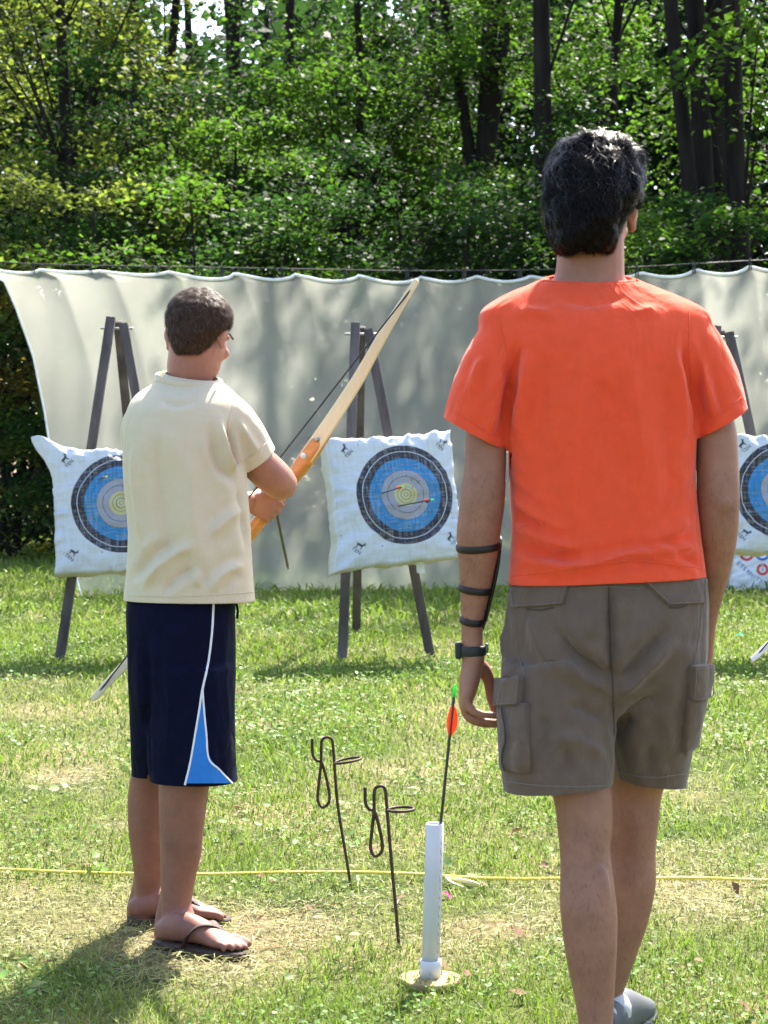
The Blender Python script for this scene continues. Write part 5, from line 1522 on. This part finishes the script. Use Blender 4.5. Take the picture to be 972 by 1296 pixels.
# ================================================================== archer in cream
teen = empty('person', (P(225, 1190, 4.45).x, 4.45, 0), 'youth in cream t-shirt and navy shorts holding a recurve bow, seen from behind', 'person', 'people at the archery range')
hc2 = P(249, 427, 4.475)
HR2 = Matrix.Rotation(rad(-25), 3, 'Z') @ Matrix.Rotation(rad(-18), 3, 'X')
T_ROWS = [(468, 213, 269, 4.475, .049), (480, 202, 277, 4.475, .054), (491, 184, 291, 4.470, .063), (502, 170, 301, 4.463, .080), (522, 160, 308, 4.455, .102), (560, 156, 309, 4.45, .114), (610, 157, 312, 4.45, .114), (670, 162, 317, 4.45, .114), (720, 161, 320, 4.45, .118), (760, 158, 323, 4.45, .124), (800, 158, 324, 4.45, .124)]
inner = [(py, max(xl + 12, 174), min(xr - 12, 284 if py > 690 else 330), Y, d - .027) for py, xl, xr, Y, d in T_ROWS[:-1]] + [(800, 174, 286, 4.45, .10), (870, 178, 285, 4.45, .095)]
parts_ = head_geo(hc2, HR2, .96)
parts_ += [limb([(247, 440, 4.475, 33), (242, 466, 4.478, 31), (240, 482, 4.482, 29), (237, 515, 4.475, 30)]), rows_loft(inner, 36)]
# right arm: upper arm out to the elbow, forearm back in to the bow
parts_ += [limb([(276, 534, 4.46, 22), (298, 553, 4.47, 21), (322, 581, 4.50, 23), (341, 599, 4.54, 23.5), (352, 609, 4.58, 22), (357, 613, 4.63, 19.5), (355, 613, 4.70, 18), (351, 615, 4.79, 15), (348, 618, 4.86, 12.5)]),
           ellipsoid(P(361, 617, 4.60), (.024, .028, .026)),
           limb([(200, 534, 4.46, 20), (198, 570, 4.53, 21), (205, 615, 4.60, 23), (225, 640, 4.66, 21), (262, 640, 4.72, 18.5), (295, 636, 4.755, 14.5), (312, 635, 4.765, 13.5)])]
# left hand round the grip
bd = Vector((-.62, .785))
parts_.append(tube([P(306, 636, 4.763), P(317, 636, 4.770), P(328, 638, 4.778), P(338, 641, 4.786)], [(.019, .023), (.018, .028), (.016, .035), (.012, .036)], seg=18, n=4, hint=(-.62, 0, -.785)))
for k, sc in enumerate([1.0, 1.04, .98, .85]):
    kx, ky = 337.5 + bd.x * 9.0 * (k - 1.5), 641 + bd.y * 9.0 * (k - 1.5)
    ch = [(kx + .785 * q, ky + .62 * q, Y_, r_ * (.92 if k == 3 else 1)) for q, Y_, r_ in ((0, 4.789, .0088), (8 * sc, 4.794, .0086), (13.5 * sc, 4.814, .0084), (14.5 * sc, 4.846, .0080), (9, 4.872, .0076), (1, 4.876, .0066))]
    parts_.append(finger(ch))
parts_.append(finger([(314, 631, 4.776, .014), (325, 625, 4.785, .0125), (335, 622, 4.80, .0105), (342, 623, 4.818, .0095), (347, 626, 4.832, .0075)]))
# right hand: fingers on the far side holding the arrow
parts_.append(tube([P(349, 619, 4.85), P(347, 621, 4.89), P(345, 623, 4.925)], [(.020, .020), (.027, .018), (.027, .014)], seg=16, n=4))
for k, sc in enumerate([.9, 1.0, 1.0, .85]):
    parts_.append(finger([(352 - 4 * k, 615 + 5 * k, 4.915, .0092), (349 - 4 * k, 616 + 5.5 * k, 4.94, .0088), (343 - 4 * k, 619 + 5 * k, 4.945, .0084), (338 - 4 * k, 622 + 5 * k, 4.93, .0072)]))
parts_.append(finger([(352, 624, 4.87, .012), (356, 630, 4.885, .0105), (358, 635, 4.895, .0088), (358.5, 638, 4.90, .0070)]))
# legs
parts_ += [limb([(240, 870, 4.43, 52), (240, 930, 4.42, 42), (234, 985, 4.41, 33), (232, 1005, 4.41, 31.5), (230, 1045, 4.41, 28.5), (229, 1075, 4.412, 26.5), (226, 1105, 4.415, 23), (223.5, 1135, 4.417, 20), (222, 1160, 4.418, 18.5, 1.05), (219, 1180, 4.42, 18.5, 1.05)]),
           limb([(215, 870, 4.53, 34), (200, 930, 4.57, 28), (189, 985, 4.585, 24), (187, 1010, 4.60, 25.5), (187, 1045, 4.61, 25), (188, 1080, 4.62, 22), (188, 1110, 4.63, 18.5), (187, 1135, 4.64, 17), (183, 1155, 4.645, 17.5, 1.05)])]
parts_ += [limb([(214, 1105, 4.42, 8), (210, 1138, 4.423, 8.5), (206, 1163, 4.425, 10), (205, 1184, 4.426, 10.5)]), limb([(177, 1100, 4.64, 7), (174, 1125, 4.645, 7.5), (170, 1145, 4.65, 9), (169, 1160, 4.652, 9)]),
           limb([(227, 1145, 4.415, 14), (240, 1172, 4.40, 13), (264, 1190, 4.375, 12)]), limb([(190, 1125, 4.64, 12), (203, 1147, 4.645, 12), (225, 1158, 4.648, 11)])]
dT1 = (G(320, 1215) - G(198, 1196)); dT2 = (G(272, 1171) - G(158, 1170))
h1 = G(199, 1197); h2 = G(163, 1169)
LT = .255
f1, Q1 = foot_geo(h1, dT1, LT, True, .016); f2, Q2 = foot_geo(h2, dT2, LT, True, .016)
f2, Q2 = foot_geo(h2, dT2, LT, False, .016)
parts_ += f1 + f2
me = remesh_union(parts_, .0041, 5, .5)
tb_ = me_obj('body', me, MAT_SKIN_T, teen)
me.materials.append(MAT_SKIN_TL)
zc = np.array([p.center.z for p in me.polygons]); me.polygons.foreach_set('material_index', (zc < .62).astype(np.int32))
eyes(teen, hc2, HR2, .94)

# shirt
sl = [limb([(272, 528, 4.45, 36), (288, 535, 4.455, 35), (305, 552, 4.47, 31, 1.15), (324, 581, 4.50, 28, 1.25), (338, 603, 4.53, 27, 1.25)], 30),
      limb([(196, 530, 4.45, 34), (184, 540, 4.46, 31), (182, 560, 4.52, 29), (188, 585, 4.58, 28)], 30)]
me = remesh_union([rows_loft(T_ROWS, 56, power=2.4)] + sl, .0055, 8, .5)
folds = [([(290, 540), (296, 570), (303, 592)], -.010, .010), ([(278, 530), (285, 570), (297, 600)], .006, .012), ([(300, 530), (315, 555), (328, 575)], .004, .010), ([(268, 545), (280, 590), (300, 610)], -.005, .012),
         ([(205, 506), (225, 512), (248, 506)], -.003, .010), ([(170, 560), (172, 620), (180, 690)], .004, .012), ([(195, 540), (205, 640), (215, 720)], -.005, .02), ([(240, 560), (245, 650), (262, 730)], .004, .02),
         ([(180, 748), (200, 720), (225, 700), (245, 690)], .007, .012), ([(205, 752), (225, 730), (255, 715)], -.006, .012), ([(166, 735), (190, 705), (215, 685)], -.005, .012), ([(262, 752), (285, 725), (310, 715)], .005, .012), ([(250, 745), (246, 715)], .004, .01), ([(318, 640), (290, 655), (265, 680)], .004, .014), ([(300, 610), (306, 650), (312, 700)], -.004, .014)]
add_folds(me, [(a_, b_ * 2.4, c_ * 1.1) for a_, b_, c_ in folds]); noise_disp(me, .0035, 10, 21, (1, 1, .5)); noise_disp(me, .001, 30, 22)
cutf(me, P(240, 764, 4.33), (-.012, 0, -1), lambda c: c.z < .87 and c.x < -.25)
aR = P(325, 582, 4.505); nR = Vector((.56, .25, -.79)).normalized()
cut_sleeve(me, aR, nR, P(316, 568, 4.49), P(338, 603, 4.53), .074)
aL = P(186, 577, 4.56); nL = Vector((.05, .85, -.5)).normalized()
cutf(me, aL, nL, lambda c: (c - P(188, 585, 4.59)).length < .10 and c.y > 4.55)
cutf(me, P(238, 479.5, 4.42), Vector((.12, -.25, 1)).normalized(), lambda c: (c - P(240, 466, 4.475)).length < .125)
sh2 = solidify(me_obj('shirt', me, MAT_CREAM, teen), .003)
b2 = bvh_of(me)
band('collar', P(239, 482.5, 4.472), (.12, -.25, 1), M(41, 4.45), .063, .0115, .0048, MAT_CREAM, sh2)
surf_line('hem_seam', [(162, 753), (200, 755), (250, 754), (300, 751), (320, 749)], b2, MAT_CREAM, sh2, .0014)
surf_line('hem_seam', [(338, 560), (320, 575), (301, 586)], b2, MAT_CREAM, sh2, .0014)
surf_line('shoulder_seam', [(296, 508), (288, 540), (292, 575)], b2, MAT_CREAM, sh2, .0012)

# shorts
sp_ = [rows_loft([(742, 166, 300, 4.45, .106), (770, 161, 298, 4.45, .116), (815, 162, 298, 4.45, .124), (860, 163, 298, 4.455, .122), (890, 166, 296, 4.46, .115)], 50),
       rows_loft([(840, 185, 298, 4.43, .115), (880, 187, 298, 4.425, .112), (930, 188, 298, 4.42, .106), (970, 189, 300, 4.415, .104), (1000, 190, 302, 4.415, .103), (1040, 190, 304, 4.41, .10)], 44),
       rows_loft([(800, 163, 250, 4.46, .12), (840, 163, 250, 4.47, .12), (880, 164, 245, 4.49, .117), (930, 166, 240, 4.525, .108), (970, 167, 236, 4.56, .10), (1000, 168, 234, 4.575, .096), (1030, 168, 234, 4.58, .095)], 44)]
me = remesh_union(sp_, .0055, 6, .5)
add_folds(me, [([(184, 800), (186, 870), (189, 950), (190, 990)], -.012, .012), ([(210, 800), (215, 880), (212, 960)], .004, .014), ([(245, 790), (240, 850), (228, 900)], -.003, .014), ([(285, 790), (286, 860), (290, 940)], .003, .012), ([(230, 990), (226, 930)], .003, .01), ([(280, 985), (276, 930)], -.003, .010)])
noise_disp(me, .003, 10, 31)
hz = P(245, 996, 4.31).z; hz2 = P(180, 985, 4.48).z
cutf(me, (P(245, 996, 4.31).x, 4.31, hz), (-.02, 0, -1), lambda c: c.z < .44 and c.y < 4.49 and c.x > P(187, 1000, 4.4).x - .004)
cutf(me, P(180, 985, 4.48), (.05, 0, -1), lambda c: c.z < .47 and (c.y >= 4.49 or c.x < P(187, 1000, 4.4).x))
wz = P(240, 750, 4.34).z
cutf(me, (0, 0, wz), (0, 0, 1), lambda c: c.z > wz - .03)
sho2 = solidify(me_obj('shorts', me, MAT_NAVY, teen), .0035)
nb = bvh_of(me)
patch_rows('blue_panel', [(876, 254.5, 257), (900, 251.5, 258.5), (925, 248, 260.5), (950, 243.5, 263), (965, 240.5, 269), (980, 237, 282), (990, 235, 291), (994, 234, 297)], nb, MAT_SKYB, sho2)
surf_line('piping', [(270, 764), (268, 800), (263, 840), (256, 873), (252, 900), (247, 930), (241, 965), (233, 998)], nb, MAT_WHITE, sho2, .0028, lift=.001)
surf_line('piping', [(256, 873), (258.5, 905), (261, 930), (264, 960), (277, 974), (290, 988), (299, 997)], nb, MAT_WHITE, sho2, .0026, lift=.001)
V, F = tube([P(297, 757, 4.42), P(301, 772, 4.41), P(300, 782, 4.41)], .003, seg=6); wobj('drawstring', V, F, MAT_NAVY, sho2)

# cropped hair
HT = [(365, 240, 264, 4.47, .022), (370, 230, 273, 4.47, .042), (380, 217, 285, 4.468, .068), (394, 211, 293, 4.466, .086), (409, 209.5, 294, 4.464, .089), (420, 212, 287, 4.456, .084), (431, 215, 273, 4.449, .072), (441, 219, 264, 4.442, .058), (449, 225, 256, 4.437, .044)]
me = remesh_union([rows_loft(HT, 34, power=2.1)], .004, 4, .5)
noise_disp(me, .003, 60, 41)
hm = me_obj('hair', me, MAT_HAIR_TC, teen)
nape_fringe(me, 700, .010, .0008, .03, MAT_HAIR_T, hm, 12, 4.44)
hair_strands('hair_locks', me, 12000, .010, .0009, hc2, P(252, 372, 4.44), MAT_HAIR_T, hm, 15, lift=.002, curl=.2, up=.18, skip=lambda p: (p - hc2).dot(HR2 @ Vector((0, 1, 0))) > .055 and (p - hc2).dot(HR2 @ Vector((0, 0, 1))) < .045)
# glasses: the temple arm and lens that show past the cheek
MAT_GLASS = mk('dark_lens', (.02, .02, .025), .15, spec=.6)
def HQ(x, y, z): return hc2 + HR2 @ (Vector((x, y, z)) * .94)
gl = [tube([HQ(.080, -.005, .018), HQ(.079, .03, .018), HQ(.074, .058, .016)], [.002, .0025, .003], seg=6), tube([HQ(-.080, -.005, .018), HQ(-.079, .03, .018), HQ(-.074, .058, .016)], [.002, .0025, .003], seg=6),
      ellipsoid(HQ(.036, .088, .006), (.024, .004, .013), np.array(HR2)), ellipsoid(HQ(-.036, .088, .006), (.024, .004, .013), np.array(HR2)), tube([HQ(-.012, .098, .012), HQ(.012, .098, .012)], .0025, seg=6)]
V, F = cat_geo(gl[:2]); wobj('glasses_temple', V, F, MAT_GLASS, teen)

# flip-flops
def flipflop(Q, L_):
    out = [(-.02, 0), (.02, .10), (.15, .125), (.4, .125), (.68, .175), (.88, .165), (1.0, .09), (1.03, 0), (1.0, -.08), (.88, -.14), (.68, -.165), (.4, -.13), (.15, -.125), (.02, -.10)]
    o2 = crom(out + [out[0]], 4)[:-1]
    rings = [np.array([tuple(Q(u, v, z - .016)) for u, v in o2]) for z in (.001, .004, .013, .0165)]
    V, F = ring_loft(rings); so = wobj('flip_flop', V, F, MAT_SOLE, teen)
    for sg in (-1, 1):
        V, F = tube([Q(.40, .135 * sg, .004), Q(.46, .125 * sg, .035), Q(.55, .075 * sg + .01, .056), Q(.66, .06, .047), Q(.76, .073, .028), Q(.79, .075, .012)], [(.012, .0025), (.014, .0025), (.0135, .0025), (.011, .0025), (.006, .0025), (.003, .003)], seg=8, n=5, hint=(0, 0, 1)); wobj('strap', V, F, MAT_SOLE, so)
flipflop(Q1, LT); flipflop(Q2, LT)

# ================================================================== bows
MAT_LIMB = mk('bow_limb', (.60, .50, .31), .35, var=.06, scale=30, spec=.5, stretch=(6, 6, 1))
MAT_LIMBP = mk('bow_limb_pale', (.62, .60, .52), .35, var=.06, scale=30, spec=.5)
MAT_RISER = mk('bow_riser', (.50, .20, .045), .32, var=.22, scale=14, spec=.5, stretch=(1, 1, 6))
MAT_STRING = mk('bow_string', (.03, .03, .035), .8)
def bow(label, up_tip, lo_tip, grip, limbmat=MAT_LIMB):
    U, Lo, Gp = Vector(up_tip), Vector(lo_tip), Vector(grip)
    e = empty('recurve_bow', Gp, label, 'bow', 'recurve bows')
    u = (U - Lo).normalized(); L_ = (U - Lo).length
    tg = (Gp - Lo).dot(u) / L_
    v = Gp - (Lo + u * (tg * L_)); H = v.length; v.normalize(); w = u.cross(v)
    def Q(t, off, side=0.0):            # t from -1 (lower tip) to 1, zero at the grip
        s = tg + (t * (1 - tg) if t > 0 else t * tg)
        return Lo + u * (s * L_) + v * off + w * side - Gp
    def off(t):
        a_ = abs(t)
        if a_ < .22: return H * (1 - .10 * (a_ / .22) ** 2)
        q = (a_ - .22) / .78
        return H * .90 * (1 - q ** 1.5) - .012 * math.sin(math.pi * min(1, max(0, (q - .5) / .5)))
    for sg, nm in ((1, 'upper_limb'), (-1, 'lower_limb')):
        ts = np.linspace(.24, 1.0, 12) * sg
        V, F = tube([Q(t, off(t)) for t in ts], [(.0215 * (1 - .60 * ((abs(t) - .24) / .76) ** 1.6), .006 - .003 * abs(t)) for t in ts], seg=14, n=3, hint=tuple(v), power=4)
        obj(nm, V, F, limbmat, e)
    ctrl = [(-.36, .020, .006), (-.32, .020, .013), (-.27, .0205, .019), (-.20, .019, .022), (-.12, .016, .022), (-.05, .0145, .024), (.02, .014, .024), (.08, .0155, .022), (.14, .017, .021), (.20, .0195, .022), (.27, .0205, .020), (.32, .020, .013), (.36, .020, .006)]
    V, F = tube([Q(t, off(t) + (.004 if abs(t) < .2 else .008)) for t, a_, b_ in ctrl], [(a_, b_) for t, a_, b_ in ctrl], seg=16, n=5, hint=tuple(v), power=3.2)
    ri = obj('riser', V, F, MAT_RISER, e)
    for t in (.315, -.315):
        V, F = tube([Q(t, off(t) - .010), Q(t, off(t) + .022)], .0065, seg=12, n=1); obj('limb_bolt', V, F, MAT_STEEL, e)
    V, F = tube([Q(.235, off(.235) - .018), Q(.235, off(.235) - .012)], .008, seg=14, n=1); obj('bushing', V, F, MAT_NETHEM, ri)
    V, F = tube([Q(.235, off(.235) - .0195), Q(.235, off(.235) - .014)], .0038, seg=12, n=1); obj('bushing_hole', V, F, MAT_STRING, ri)
    V, F = box(Q(.135, off(.135) - .020, .004), (.010, .006, .045), Matrix((w, v, u)).transposed(), .002); obj('arrow_plate', V, F, MAT_NETHEM, ri)
    V, F = tube([Q(.985, off(.985) + .002), Q(.8, .004), Q(0, 0), Q(-.8, .004), Q(-.985, off(-.985) + .002)], .0021, seg=6, n=2, smooth_path=False); obj('string', V, F, MAT_STRING, e)
    return e
bow('wooden recurve bow held tilted by the youth in cream', P(527, 356, 4.70), P(118, 884, 4.70), P(341, 643, 4.83))
bow('recurve bow whose pale tip pokes in at the right edge', P(1400, 300, 5.3), P(953, 834, 5.3), P(1206, 590, 5.46), MAT_LIMBP)
arrow('dark arrow held pointing down by the youth in cream', P(364.5, 719, 5.32), P(339, 597, 4.76), 'arrows in use', vanes=(0, 1, 0), r=.0042)
